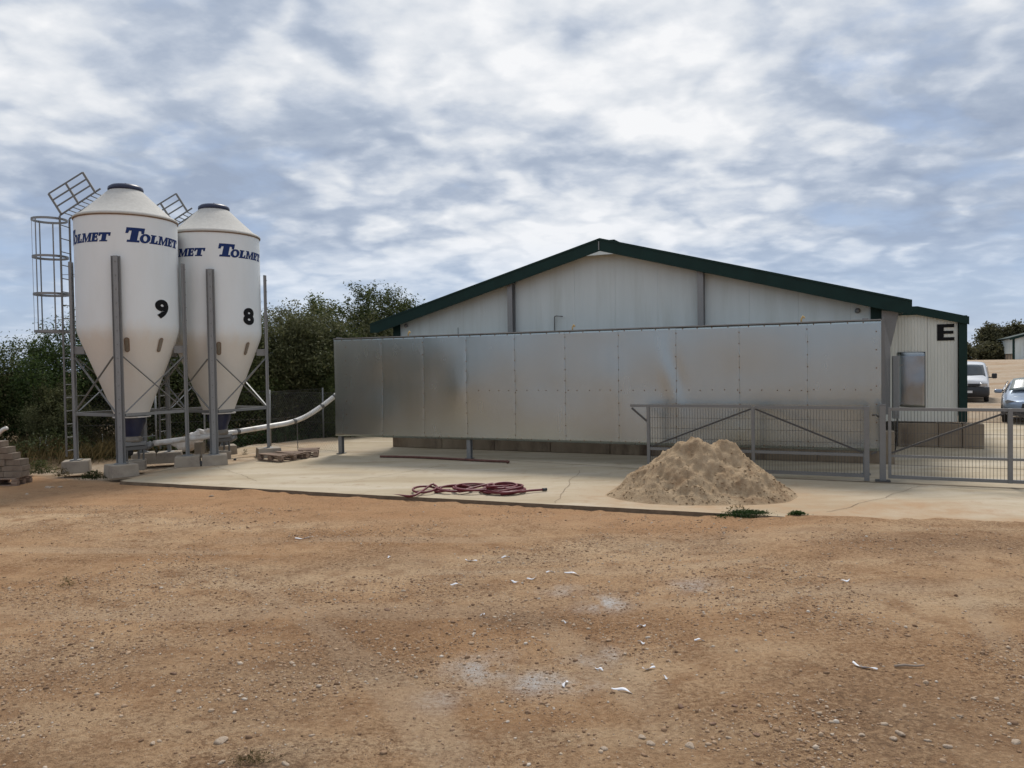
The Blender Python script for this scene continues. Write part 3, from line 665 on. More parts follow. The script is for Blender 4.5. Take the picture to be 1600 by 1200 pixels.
# ================================================================== METAL SCREEN
scr = thing('metal_screen', 'long galvanised sheet-metal screen standing on posts before the shed gable', 'screen', L(-11.83, 15.43), TH)
colsU = [-11.83, -10.44, -9.29, -8.15, -6.95, -5.77, -4.59, -3.39, -2.16, -0.92, 0.33]
colsX = [u + 11.83 for u in colsU]
Z0, Z1 = 0.44, 2.83
def dent(x, z, seed):
    d = 0.034 * fbm(x * 0.62, z * 0.55, 81, 2) + 0.0020 * fbm(x * 2.2, z * 1.3, 82, 2)
    # crease in the eighth sheet and a bulge at the third seam
    ln = (x - (8.15 + 0.16 * (2.4 - z) * 1.2))
    d = d + 0.018 * np.exp(-(ln / 0.14) ** 2) * np.exp(-((z - 1.85) / 0.55) ** 2) - 0.010 * np.exp(-((ln - 0.24) / 0.12) ** 2) * np.exp(-((z - 1.8) / 0.5) ** 2)
    d = d + 0.012 * np.exp(-((x - 3.45) / 0.25) ** 2) * np.exp(-((z - 1.5) / 0.5) ** 2)
    return d
for i in range(10):
    x0, x1 = colsX[i] + 0.0008, colsX[i + 1] - 0.0008
    gxx = x0 + (x1 - x0) * (0.5 - 0.5 * np.cos(np.linspace(0, PI, 26))); gzz = np.linspace(Z0 + random.uniform(-.004, .004), Z1 + random.uniform(-.004, .004), 42)
    A, B = np.meshgrid(gxx, gzz); a, b_ = A.ravel(), B.ravel()
    xm = (x0 + x1) / 2; wv = ((a - xm) / (x1 - x0) * 2)
    y = -dent(a, b_, i) - 0.004 * (1 - wv ** 2) * (0.5 + vnoise(np.array([i * 3.1]), np.array([0.5]), 4)[0] * 1.6)
    y = y + 0.0016 * np.exp(-((np.abs(wv) - 1) / 0.05) ** 2) * (0.7 + 0.5 * np.sin(b_ * 13 + i))
    ii = np.arange(A.size).reshape(A.shape); Fq = np.stack([ii[:-1, :-1], ii[:-1, 1:], ii[1:, 1:], ii[1:, :-1]], -1).reshape(-1, 4)
    me = np_mesh('sheet', np.stack([a, y, b_], 1), Fq, 'screen', True)
    o = link('sheet', me, scr); md = o.modifiers.new('s', 'SOLIDIFY'); md.thickness = 0.0015; md.offset = -1
for x in (0.10, 3.68, 8.45, 11.9):
    zt = 2.87 if x < 1 or x > 11 else 2.84
    mb = MB(); mb.box((x, 0.035, zt / 2), (0.10, 0.008, zt)).box((x, 0.085, zt / 2), (0.008, 0.092, zt)).box((x, 0.135, zt / 2), (0.10, 0.008, zt))
    po = mb.build('post', 'galv', scr); MB().box((x, 0.085, 0.008), (0.16, 0.2, 0.016)).build('base_plate', 'galv_dark', po)
for z_ in (0.50, 1.56, 2.78): MB().box((6.07, 0.028 + 0.02, z_), (12.1, 0.03, 0.05)).build('rail', 'galv_dark', scr)
mb = MB(); mb.bar((0.0, -0.004, Z1 + 0.003), (12.16, -0.004, Z1 + 0.003), 0.035, 0.02).build('top_cap', 'galv', scr)
mb = MB()
def rivet(x, z):
    y = -float(dent(np.array([x]), np.array([z]), 0)[0]) - 0.006
    V = [(x + 0.014 * math.cos(w * PI / 3), y + 0.004, z + 0.014 * math.sin(w * PI / 3)) for w in range(6)] + [(x, y - 0.007, z)]
    mb.add(V, [(w, (w + 1) % 6, 6) for w in range(6)])
for i in range(1, 10):
    for z_ in np.arange(Z0 + 0.14, Z1 - 0.05, 0.235 if i > 2 else 0.3): rivet(colsX[i] + random.uniform(-.008, .008), float(z_) + random.uniform(-.012, .012))
for x in np.arange(4.0, 12.1, 0.235): rivet(float(x) + random.uniform(-.03, .03), 1.56 + random.uniform(-.008, .008))
for x in np.arange(0.2, 12.1, 0.30): rivet(float(x) + random.uniform(-.05, .05), Z1 - 0.04); rivet(float(x) + random.uniform(-.05, .05), Z0 + 0.05)
for z_ in np.arange(Z0 + 0.2, Z1, 0.33): rivet(12.08, float(z_)); rivet(0.35, float(z_))
o = mb.build('rivets', 'rust', scr, True); o['kind'] = 'stuff'
for px in (2.15, 6.25, 10.83):
    pts = [(px - 0.03, 0.05, Z1 - 0.02), (px - 0.025, 0.05, Z1 + 0.07), (px + 0.005, 0.05, Z1 + 0.12), (px + 0.03, 0.045, Z1 + 0.10), (px + 0.02, 0.045, Z1 + 0.07)]
    MB().tube(pts, [0.014, 0.017, 0.02, 0.016, 0.006], 7).build('foam_blob', 'foam', scr, True)
# return sheet at the right end
MB().box((12.19, 0.16, 1.66), (0.05, 0.30, 2.36)).build('end_return', 'galv_dark', scr)

# ================================================================== GATE
def wires(mb, x0, x1, z0, z1, y):
    n = int((x1 - x0) / 0.05)
    for i in range(1, n):
        x = x0 + (x1 - x0) * i / n; mb.box((x, y, (z0 + z1) / 2), (0.0055, 0.0055, z1 - z0))
    for z in np.arange(z0 + 0.18, z1, 0.2): mb.box(((x0 + x1) / 2, y + 0.006, float(z)), (x1 - x0, 0.0055, 0.0055))
gate = thing('sliding_gate', 'galvanised sliding gate leaf with wire mesh partly behind the sand pile', 'gate', L(-3.78, 14.70), TH)
for x, w in ((0.0, 0.06), (1.96, 0.06), (3.86, 0.085)):
    MB().box((x, 0, 0.66 if w < 0.07 else 0.65), (w, w, 1.24 if w < 0.07 else 1.30)).build('upright', 'gate', gate, bevel=0.004)
def railseg(par, x0, x1, z, hgt=0.05): MB().bar((x0, 0, z), (x1, 0, z), 0.05, hgt).build('rail', 'gate', par)
for x0, x1 in ((-0.36, 1.93), (1.99, 3.817)): railseg(gate, x0, x1, 1.27 + (0.012 if x0 < 0 else 0))
for x0, x1 in ((0.03, 1.93), (1.99, 3.817)): railseg(gate, x0, x1, 0.45); railseg(gate, x0, x1, 0.09, 0.06)
MB().bar((-0.33, 0, 1.235), (-0.03, 0, 0.98), 0.035, 0.035, (0, 1, 0)).build('brace', 'gate_dark', gate)
MB().bar((0.05, 0.01, 0.49), (1.92, 0.01, 1.235), 0.03, 0.03, (0, 1, 0)).build('brace', 'gate_dark', gate)
MB().bar((2.0, 0.01, 1.235), (3.80, 0.01, 0.49), 0.03, 0.03, (0, 1, 0)).build('brace', 'gate_dark', gate)
mb = MB()
for x0, x1 in ((0.03, 1.93), (1.99, 3.81)): wires(mb, x0, x1, 0.475, 1.245, -0.028); wires(mb, x0, x1, 0.12, 0.425, -0.028)
o = mb.build('wire_mesh', 'gate_dark', gate); o['kind'] = 'stuff'
MB().bar((3.93, 0, 0.47), (4.02, 0, 0.51), 0.03, 0.03).build('latch', 'gate_dark', gate)
gp = thing('gate_post', 'thick galvanised gate post between the two gate leaves', 'post', L(0.33, 14.72), TH)
MB().box((0, 0, 0.66), (0.10, 0.10, 1.32)).build('post_tube', 'gate', gp, bevel=0.006)
MB().box((0, 0, 1.328), (0.108, 0.108, 0.014)).build('post_cap', 'gate', gp)
MB().box((0, 0, 0.012), (0.24, 0.2, 0.02)).build('base_plate', 'gate_dark', gp)
MB().tube([(-0.06, -0.05, 1.12), (-0.10, -0.08, 1.16), (-0.16, -0.06, 1.15)], 0.015, 6).build('roller', 'gate_dark', gp, True)
gr = thing('gate_leaf', 'galvanised mesh gate leaf cut off by the right edge in front of the parked car', 'gate', L(0.44, 14.70), TH)
for x, w in ((0.0, 0.05), (1.76, 0.07), (3.6, 0.07)):
    MB().box((x, 0, 0.67), (w, w, 1.22)).build('upright', 'gate', gr, bevel=0.004)
for x0, x1 in ((0.025, 1.725), (1.795, 3.565)):
    railseg(gr, x0, x1, 1.255); railseg(gr, x0, x1, 0.45, 0.04); railseg(gr, x0, x1, 0.09, 0.055)
MB().bar((0.03, 0.01, 0.50), (1.72, 0.01, 1.22), 0.03, 0.03, (0, 1, 0)).build('brace', 'gate_dark', gr)
MB().bar((1.80, 0.01, 1.22), (3.55, 0.01, 0.50), 0.03, 0.03, (0, 1, 0)).build('brace', 'gate_dark', gr)
mb = MB()
for x0, x1 in ((0.025, 1.725), (1.795, 3.565)): wires(mb, x0, x1, 0.47, 1.23, -0.028); wires(mb, x0, x1, 0.12, 0.43, -0.028)
o = mb.build('wire_mesh', 'gate_dark', gr); o['kind'] = 'stuff'
a, b_ = L(-3.5, 14.56), L(4.6, 14.56)
strip([a.lerp(b_, i / 10) for i in range(11)], 0.05, 0.006, 'gate_track', 'slab_edge', slab)

# ================================================================== SILOS
RS = 1.01
def wrap_part(name, bm, az0, z0, rad, mat, parent, cut=0.05, cone=None):
    xs_ = [v.co.x for v in bm.verts]; x = min(xs_) + cut
    while x < max(xs_):
        bmesh.ops.bisect_plane(bm, geom=bm.verts[:] + bm.edges[:] + bm.faces[:], plane_co=(x, 0, 0), plane_no=(1, 0, 0)); x += cut
    for v in bm.verts:
        X, Z = v.co.x, v.co.y
        r = rad if cone is None else cone(z0 + Z)
        w = az0 + X / rad
        v.co = Vector((r * math.cos(w), r * math.sin(w), z0 + Z))
    bmesh.ops.recalc_face_normals(bm, faces=bm.faces)
    me = bpy.data.meshes.new(name); bm.to_mesh(me); bm.free(); me.materials.append(M[mat])
    return link(name, me, parent)
GL = {
 'T': [(.16, 0), (.82, 0), (.82, .15), (.68, .15), (.68, .78), (.80, .78), (.84, .60), (.98, .60), (.98, 1), (0, 1), (0, .60), (.14, .60), (.18, .78), (.30, .78), (.30, .15), (.16, .15)],
 'L': [(0, 0), (.84, 0), (.84, .42), (.70, .42), (.64, .19), (.48, .19), (.48, .86), (.60, .86), (.60, 1), (0, 1), (0, .86), (.12, .86), (.12, .14), (0, .14)],
 'E': [(0, 0), (.82, 0), (.82, .34), (.71, .34), (.66, .19), (.48, .19), (.48, .42), (.57, .42), (.59, .34), (.70, .34), (.70, .70), (.59, .70), (.57, .60), (.48, .60), (.48, .81), (.62, .81), (.67, .70), (.78, .70), (.78, 1), (0, 1), (0, .87), (.13, .87), (.13, .13), (0, .13)],
 'M': [(0, 0), (.42, 0), (.42, .13), (.33, .13), (.33, .66), (.55, 0), (.66, 0), (.90, .66), (.90, .13), (.80, .13), (.80, 0), (1.28, 0), (1.28, .13), (1.18, .13), (1.18, .87), (1.28, .87), (1.28, 1), (.88, 1), (.64, .36), (.42, 1), (0, 1), (0, .87), (.12, .87), (.12, .13), (0, .13)]}
def glyph_bm(ch, sxw, h, shear=0.22):
    bm = bmesh.new()
    T_ = lambda x, z: (x * sxw + z * h * shear, z * h, 0)
    if ch == 'O':
        n = 28; a = []; bq = []
        for i in range(n):
            w = 2 * PI * i / n
            a.append(bm.verts.new(T_(.5 + .52 * math.cos(w), .5 + .53 * math.sin(w)))); bq.append(bm.verts.new(T_(.5 + .19 * math.cos(w + 0.2), .5 + .31 * math.sin(w))))
        for i in range(n): bm.faces.new((a[i], a[(i + 1) % n], bq[(i + 1) % n], bq[i]))
    else:
        f = bm.faces.new([bm.verts.new(T_(*p)) for p in GL[ch]]); f.normal_update(); bmesh.ops.triangulate(bm, faces=[f])
    return bm
def digit_bm(ch, size, bold):
    cu = bpy.data.curves.new('d', 'FONT'); cu.body = ch; cu.size = size; cu.offset = bold; cu.resolution_u = 6
    ob = bpy.data.objects.new('d', cu); COL.objects.link(ob)
    dg = bpy.context.evaluated_depsgraph_get(); me = bpy.data.meshes.new_from_object(ob.evaluated_get(dg))
    bm = bmesh.new(); bm.from_mesh(me); bpy.data.objects.remove(ob); bpy.data.curves.remove(cu); bpy.data.meshes.remove(me)
    bmesh.ops.triangulate(bm, faces=bm.faces)
    X = [v.co.x for v in bm.verts]; Y = [v.co.y for v in bm.verts]
    for v in bm.verts: v.co.x -= (min(X) + max(X)) / 2; v.co.y = (v.co.y - min(Y)) / (max(Y) - min(Y)) * 0.40; v.co.z = 0
    w = max(X) - min(X)
    for v in bm.verts: v.co.x *= 0.34 / w
    return bm
def cone_r(z): return 0.34 + (RS - 0.34) * (z - 1.19) / (2.96 - 1.19)
def make_silo(label, digit):
    s = thing('feed_silo', label, 'silo', (0, 0, 0))
    # body: bottom cone with a rounded shoulder, cylinder
    prof = [(0.34, 1.16), (0.345, 1.19)] + [(cone_r(z), z) for z in (1.5, 1.9, 2.3, 2.6, 2.78)] + [(0.985, 2.90), (1.005, 2.99), (RS, 3.08), (RS, 3.6), (RS, 4.2), (RS, 4.8), (RS, 5.33)]
    body = MB().lathe(prof, 72).build('body', 'silo', s, True)
    MB().lathe([(RS, 5.318), (RS + 0.016, 5.318), (RS + 0.018, 5.334), (RS + 0.006, 5.337)], 72).build('roof_seam', 'rust', body, True)
    roof = MB().lathe([(RS + 0.006, 5.338), (RS + 0.026, 5.34), (RS + 0.02, 5.375), (0.985, 5.41), (0.90, 5.455), (0.6, 5.74), (0.36, 5.975), (0.31, 6.02), (0.0, 6.03)], 72).build('roof', 'silo', s, True)
    lid = MB().lathe([(0.30, 6.0), (0.345, 6.0), (0.355, 6.03), (0.345, 6.075), (0.29, 6.115), (0.20, 6.135), (0.0, 6.14)], 40).build('lid', 'navy_plastic', s, True)
    MB().lathe([(0.0, 6.135), (0.02, 6.135), (0.02, 6.18), (0, 6.18)], 8).build('knob', 'navy_plastic', lid)
    # lettering, four times round
    for k in range(4):
        az = R(-67.5 + 90 * k)
        for ch, a0, wdeg, h in (('T', 0, 20, .30), ('O', 16.5, 11.5, .185), ('L', 28, 11.5, .185), ('M', 38, 10.8, .185), ('E', 52.3, 11.0, .185), ('T', 61.5, 13.5, .185)):
            bm = glyph_bm(ch, R(wdeg) * RS * (1.02 if ch != 'M' else 1.12), h)
            wrap_part('lettering', bm, az + R(a0), 4.765, RS + 0.004, 'navy', body)
    wrap_part('number', digit_bm(digit, 0.4, 0.022), R(-25), 3.215, RS + 0.005, 'black', body)
    # sight glasses on the cone
    for az in (-24.5, -67.0):
        bm = bmesh.new(); vs = []
        for i in range(20):
            w = 2 * PI * i / 20; vs.append(bm.verts.new((0.035 * math.cos(w), 0.14 + 0.035 * math.sin(w) + (0.1 if math.sin(w) > 0 else -0.1), 0)))
        bm.faces.new(vs); wrap_part('sight_glass', bm, R(az), 2.52, 0.9, 'sight', body, 0.5, lambda z: cone_r(z) + 0.012)
        bm = bmesh.new(); ring = []
        for q in (0.035, 0.05):
            ring.append([bm.verts.new((q * math.cos(2 * PI * i / 20), 0.14 + q * math.sin(2 * PI * i / 20) + (0.1 if math.sin(2 * PI * i / 20) > 0 else -0.1), 0)) for i in range(20)])
        for i in range(20): bm.faces.new((ring[0][i], ring[0][(i + 1) % 20], ring[1][(i + 1) % 20], ring[1][i]))
        wrap_part('sight_frame', bm, R(az), 2.52, 0.9, 'rust', body, 0.5, lambda z: cone_r(z) + 0.015)
    # legs
    azs = [R(15 + 90 * k) for k in range(4)]; rl = 1.07
    def P(az, r, z, t=0.0): return Vector((r * math.cos(az) - t * math.sin(az), r * math.sin(az) + t * math.cos(az), z))
    for az in azs:
        rot = Matrix.Rotation(az, 3, 'Z'); mb = MB(); zc_, hh = (0.24 + 4.46) / 2, 4.46 - 0.24
        mb.box(P(az, rl + 0.075, zc_), (0.008, 0.07, hh), rot)
        for t in (-1, 1):
            mb.box(P(az, rl + 0.045, zc_, t * 0.039), (0.068, 0.008, hh), rot)
            mb.box(P(az, rl + 0.015, zc_, t * 0.066), (0.008, 0.046, hh), rot)
            mb.box(P(az, rl + 0.03, zc_, t * 0.085), (0.038, 0.008, hh), rot)
        lg = mb.build('leg', 'galv', s)
        MB().box(P(az, rl + 0.04, 0.235), (0.2, 0.24, 0.016), rot).build('foot_plate', 'galv', lg)
        for z in np.arange(0.7, 4.4, 0.28): MB().box(P(az, rl + 0.083, float(z)), (0.012, 0.018, 0.018), rot).build('bolt', 'galv_dark', lg)
        MB().box(P(az, 0.985, 2.58), (0.2, 0.09, 0.16), rot).build('bracket', 'galv', s)
    for k in range(4):
        a0, a1 = azs[k], azs[(k + 1) % 4]
        p0, p1 = P(a0, rl, 1.22, 0.09), P(a1, rl, 1.22, -0.09)
        MB().bar(p0, p1, 0.05, 0.06).build('ring_beam', 'galv', s)
        q0, q1 = P(a0, rl, 2.42, 0.085), P(a1, rl, 2.42, -0.085)
        n = (p1 - p0).cross(Vector((0, 0, 1))).normalized()
        MB().bar(p0 + Vector((0, 0, .05)) + n * .014, q1 + n * .014, 0.012, 0.04, n).build('brace', 'galv', s)
        MB().bar(p1 + Vector((0, 0, .05)) - n * .014, q0 - n * .014, 0.012, 0.04, n).build('brace', 'galv', s)
    # outlet
    MB().lathe([(0.30, 1.115), (0.38, 1.115), (0.38, 1.14), (0.30, 1.14)], 32).build('outlet_flange', 'white_pipe', s)
    MB().lathe([(0.27, 1.112), (0.27, 1.0), (0.17, 0.74), (0.165, 0.70)], 28).build('hopper', 'navy_plastic', s, True)
    # ladder with safety cage
    lad = MB(); lx = -1.31; lw = 0.18; by = -0.05
    rails = []
    for t in (-1, 1): lad.box((lx, by + t * lw, (0.30 + 5.45) / 2), (0.035, 0.022, 5.15))
    ladder = lad.build('ladder', 'galv_dark', s)
    rm = MB().tube([(lx, by - lw + .012, 0), (lx, by + lw - .012, 0)], 0.012, 6).mesh('rung', 'galv_dark')
    for z in np.arange(0.42, 5.4, 0.285): link('rung', rm, ladder, loc=(0, 0, float(z)))
    for z in (3.0, 3.8, 4.6, 5.4):
        n = 26; V = []; Fh = []
        cxh, rr = lx - 0.33, 0.34
        for i in range(n):
            w = PI * 2 * i / n
            for dz, dr in ((-.025, 0), (.025, 0), (.025, .006), (-.025, .006)): V.append((cxh + (rr + dr) * math.cos(w), by + (rr + dr) * math.sin(w), z + dz))
        for i in range(n):
            for q in range(4): Fh.append((i * 4 + q, i * 4 + (q + 1) % 4, ((i + 1) % n) * 4 + (q + 1) % 4, ((i + 1) % n) * 4 + q))
        MB().add(V, Fh).build('cage_hoop', 'galv', ladder)
    for w in (110, 155, 205, 250):
        x, y = lx - 0.33 + 0.332 * math.cos(R(w)), by + 0.332 * math.sin(R(w))
        MB().box((x, y, 4.2), (0.006, 0.028, 2.45), Matrix.Rotation(R(w), 3, 'Z')).build('cage_strap', 'galv', ladder)
    for z in (1.6, 2.5, 4.2):
        for t in (-1, 1): MB().bar((lx, by + t * lw, z), (-1.02, by + t * (lw + .02), z), 0.03, 0.008).build('standoff', 'galv_dark', ladder)
    # roof ladder and guard rail
    A0, A1 = Vector((lx, 0, 5.46)), Vector((-0.42, 0, 5.99)); dr = (A1 - A0).normalized(); nrm = Vector((-dr.z, 0, dr.x))
    mb = MB()
    for t in (-1, 1): mb.bar(A0 + Vector((0, by + t * lw, 0)), A1 + Vector((0, by + t * lw, 0.03)), 0.022, 0.03)
    rl_ = mb.build('roof_ladder', 'galv_dark', s)
    for q in np.arange(0.1, 0.98, 0.11):
        c = A0.lerp(A1, float(q)); link('rung', rm, rl_, loc=(c.x - lx, 0, c.z + 0.005))
    y0 = by - lw - 0.03
    B0, B1 = A0 + dr * 0.06, A0 + dr * 0.92; B0.y = B1.y = y0
    g0 = MB()
    for q in (0.0, 0.5, 1.0): g0.bar(B0.lerp(B1, q), B0.lerp(B1, q) + nrm * 0.50, 0.022, 0.045, dr)
    gg = g0.build('guard_rail', 'galv_dark', s)
    for q in (0.18, 0.34, 0.50): MB().bar(B0 + nrm * q, B1 + nrm * q, 0.018, 0.028, nrm).build('guard_bar', 'galv_dark', gg)
    return s
s9 = make_silo('white feed silo numbered 9 with caged ladder, nearer the left edge', '9'); s9.location = (-8.29, 16.71, 0)
s8 = make_silo('white feed silo numbered 8, the rear one partly behind its neighbour', '8'); s8.location = (-7.0, 18.30, -0.02); s8.scale = (1, 1, 0.985)
# concrete footings
for (c, sz_, hh, grp, lab) in (((-8.29, 16.71), 0.50, 0.225, 'footings of the front silo', 'concrete footing block under the left leg of the front silo|concrete footing block under the front leg of the front silo|concrete footing block under the right leg of the front silo|concrete footing block under the rear leg of the front silo'),
                               ((-7.0, 18.30), 0.52, 0.215, 'footings of the rear silo', 'concrete footing block under the left leg of the rear silo|concrete footing block under the front leg of the rear silo|concrete footing block under the right leg of the rear silo|concrete footing block under the rear leg of the rear silo')):
    for k, (az, lb) in enumerate(zip((195, 285, 15, 105), lab.split('|'))):
        r = 1.11; x, y = c[0] + r * math.cos(R(az)), c[1] + r * math.sin(R(az))
        tw = random.uniform(-.1, .1)
        o = MB().prism([(-.5, -.5), (.5, -.5), (.5, .5), (-.5, .5)], lambda p: (p[0] * sz_ * 1.06, p[1] * sz_ * 1.06, -0.03), lambda p: (p[0] * sz_, p[1] * sz_, hh)).build('concrete_footing', 'footing', None, bevel=0.015)
        o.location = (x, y, 0); o.rotation_euler = (0, 0, R(az + (35 if k == 1 and c[0] < -8 else 8)) + tw); tag(o, lb, 'footing', grp)
# auger boots
def boot(loc, label):
    b0 = thing('auger_boot', label, 'auger intake', loc, R(52), 'auger intakes under the silos')
    MB().lathe([(0.165, 0.70), (0.20, 0.66), (0.21, 0.60), (0.20, 0.58)], 24).build('dome', 'sight', b0, True)
    MB().box((0, 0, 0.54), (0.44, 0.34, 0.085)).build('inlet_box', 'galv', b0, bevel=0.01)
    MB().box((0.0, 0, 0.445), (0.5, 0.26, 0.09)).build('trough', 'galv_dark', b0, bevel=0.01)
    MB().tube([(0.27, 0, 0.42), (0.42, 0, 0.50)], 0.075, 14).build('outlet_collar', 'galv', b0, True)
    o = MB().lathe([(0, -0.13), (0.085, -0.13), (0.09, -0.1), (0.09, 0.1), (0.07, 0.14), (0, 0.14)], 16).build('motor', 'plastic', b0, True); o.location = (-0.16, 0, 0.36); o.rotation_euler = (0, R(90), 0)
    for x in (-0.18, 0.18):
        for y in (-0.11, 0.11): MB().box((x, y, 0.29), (0.03, 0.03, 0.23)).build('leg', 'galv_dark', b0)
    MB().bar((0.18, 0.0, 0.66), (0.48, -0.06, 0.68), 0.02, 0.015).build('slide_handle', 'galv', b0)
    bb = MB().box((0, 0, 0.07), (0.5, 0.42, 0.21)).build('concrete_footing', 'footing', None, bevel=0.015); bb.location = loc; bb.rotation_euler = (0, 0, R(20))
    return b0, bb
_, bb = boot((-8.29, 16.71, 0), 'grey auger intake under the hopper of the front silo'); tag(bb, 'concrete block carrying the auger intake of the front silo', 'footing', 'auger footings')
_, bb = boot((-7.0, 18.30, 0), 'grey auger intake under the hopper of the rear silo'); tag(bb, 'concrete block carrying the auger intake of the rear silo', 'footing', 'auger footings')
# feed pipe
ctrl = [(-8.0, 17.05, 0.50), (-7.55, 17.62, 0.53), (-7.1, 18.15, 0.56), (-6.6, 18.75, 0.62), (-6.1, 19.3, 0.68), (-5.75, 19.75, 0.73), (-5.45, 20.05, 0.84), (-5.15, 20.3, 1.04), (-4.85, 20.5, 1.28), (-4.55, 20.65, 1.55), (-4.2, 20.75, 1.85), (-3.6, 20.75, 2.1), (-3.35, 20.75, 2.14)]
def smooth(P, n=6):
    P = [Vector(p) for p in P]; o = []
    for i in range(len(P) - 1):
        p0, p1, p2, p3 = P[max(i - 1, 0)], P[i], P[i + 1], P[min(i + 2, len(P) - 1)]
        for k in range(n):
            t = k / n; o.append(0.5 * ((2 * p1) + (p2 - p0) * t + (2 * p0 - 5 * p1 + 4 * p2 - p3) * t * t + (3 * p1 - p0 - 3 * p2 + p3) * t ** 3))
    return o + [P[-1]]
fp = thing('feed_pipe', 'white plastic feed pipe running from the silos up behind the screen', 'pipe', (-7.1, 18.15, 0))
off = Vector((-7.1, 18.15, 0))
MB().tube([p - off for p in smooth(ctrl)], 0.064, 14).build('pipe', 'white_pipe', fp, True)
sp_ = smooth(ctrl)
for i in (17, 32, 44, 50):
    d = (sp_[i + 1] - sp_[i]).normalized() * 0.04
    MB().tube([sp_[i] - d - off, sp_[i] + d - off], 0.069, 14).build('pipe_joint', 'galv_dark', fp, True)
MB().tube([(-5.6 - off.x, 19.95 - off.y, 0.0), (-5.6 - off.x, 19.93 - off.y, 0.74)], 0.012, 6).build('support', 'galv_dark', fp)

# ================================================================== SAND PILE
PC = Vector((3.08, 12.35, 0))
def pile_h(x, y):
    rx = np.where(x < 0, 1.62, 1.42); ry = np.where(y < 0, 1.12, 1.15)
    w = 0.10 * fbm(x * 1.3 + 5, y * 1.3, 90, 3)
    cxp = np.clip(x, -0.36, 0.42)
    r = np.sqrt(((x - cxp * 0.92) / (rx - 0.36)) ** 2 + (y / ry) ** 2) + w
    h = 0.86 * np.clip(1 - r, 0, 1) ** 1.10 + 0.05 * np.clip(1.28 - r, 0, 1) ** 2
    h = np.minimum(h, 0.80 + 0.08 * fbm(x * 3, y * 3, 91, 2))
    h = h + 0.10 * np.exp(-(((x + 0.12) / 0.17) ** 2 + (y / 0.22) ** 2)) + 0.075 * np.exp(-(((x - 0.38) / 0.13) ** 2 + ((y + .02) / 0.2) ** 2)) - 0.04 * np.exp(-(((x - 0.16) / 0.10) ** 2 + (y / 0.3) ** 2))
    # slump scar and gullies on the front right
    h = h - 0.17 * np.exp(-(((x - 0.36 - 0.2 * (-y)) / 0.16) ** 2)) * sstep(-0.75, -0.25, y) * sstep(0.05, -0.1, y)
    h = h - 0.09 * np.exp(-(((x - 0.75) / 0.09) ** 2)) * sstep(-0.6, -0.2, y) * sstep(0.1, 0, y)
    m_ = sstep(0.0, 0.25, h)
    h = h + m_ * (0.11 * fbm(x * 3.4, y * 3.4, 92, 5, 0.72) + 0.10 * np.abs(fbm(x * 2.2, y * 2.2, 93, 2)) - 0.03) + 0.012 * fbm(x * 16, y * 16, 94, 2) * sstep(0, 0.06, h)
    return h
px_ = np.arange(-2.3, 2.4, 0.024); py_ = np.arange(-1.8, 1.8, 0.024)
A, B = np.meshgrid(px_, py_); a, b_ = A.ravel(), B.ravel()
hh = pile_h(a, b_); hh = hh - 0.012
ii = np.arange(A.size).reshape(A.shape); Fq = np.stack([ii[:-1, :-1], ii[:-1, 1:], ii[1:, 1:], ii[1:, :-1]], -1).reshape(-1, 4)
keep = hh[Fq].max(1) > -0.008
Fq = Fq[keep]; used = np.unique(Fq); remap = -np.ones(A.size, int); remap[used] = np.arange(len(used))
me = np_mesh('sand_pile', np.stack([a, b_, hh], 1)[used], remap[Fq], 'sand', True)
sandpile = link('sand_pile', me, loc=PC); tag(sandpile, 'heap of tan sand with a slumped crest in front of the gate', 'sand pile')

# ------------------------------------------------------------------ pebbles
ICO_V = np.array([(0, .53, .85), (0, -.53, .85), (0, .53, -.85), (0, -.53, -.85), (.53, .85, 0), (-.53, .85, 0), (.53, -.85, 0), (-.53, -.85, 0), (.85, 0, .53), (-.85, 0, .53), (.85, 0, -.53), (-.85, 0, -.53)])
ICO_F = np.array([(0, 1, 8), (0, 8, 4), (0, 4, 5), (0, 5, 9), (0, 9, 1), (1, 6, 8), (8, 6, 10), (8, 10, 4), (4, 10, 2), (4, 2, 5), (5, 2, 11), (5, 11, 9), (9, 11, 7), (9, 7, 1), (1, 7, 6), (3, 2, 10), (3, 10, 6), (3, 6, 7), (3, 7, 11), (3, 11, 2)])
def pebbles(name, P, Rr, seed, mat, parent=None, smoothf=False):
    rng = np.random.default_rng(seed); n = len(P)
    V = ICO_V[None] * (1 + 0.28 * (rng.random((n, 12, 1)) - 0.5) * 2)
    V = V * np.stack([rng.uniform(.8, 1.4, n), rng.uniform(.7, 1.1, n), rng.uniform(.45, .85, n)], 1)[:, None, :]
    w = rng.random(n) * 2 * PI; c, s = np.cos(w)[:, None], np.sin(w)[:, None]
    X = V[:, :, 0] * c - V[:, :, 1] * s; Y = V[:, :, 0] * s + V[:, :, 1] * c
    V = np.stack([X, Y, V[:, :, 2]], -1) * Rr[:, None, None] + P[:, None, :]
    F = ICO_F[None] + (np.arange(n) * 12)[:, None, None]
    return link(name, np_mesh(name, V.reshape(-1, 3), F.reshape(-1, 3), mat, smoothf), parent)
rng = np.random.default_rng(7)
n = 170000
yy = 2.9 + 9.5 * rng.random(n) ** 1.35; xx = (rng.random(n) * 2 - 1) * (0.75 * yy + 0.6)
u_, v__ = UV(xx, yy)
dens = sstep(-0.10, 0.35, fbm(xx * 0.8, yy * 0.8, 120, 4) + 0.25 * np.exp(-(((xx + 1.5) / 1.0) ** 2 + ((yy - 5.6) / .6) ** 2)) + 0.32 * np.exp(-(((xx - 2.2) / 1.1) ** 2 + ((yy - 4.4) / .7) ** 2)) + 0.05)
ok = (rng.random(n) < (0.12 + 0.85 * dens ** 1.5) * (1 - 0.7 * track_mask(xx, yy))) & (v__ < edge_v(u_) - 0.05)
xx, yy = xx[ok], yy[ok]; n = len(xx)
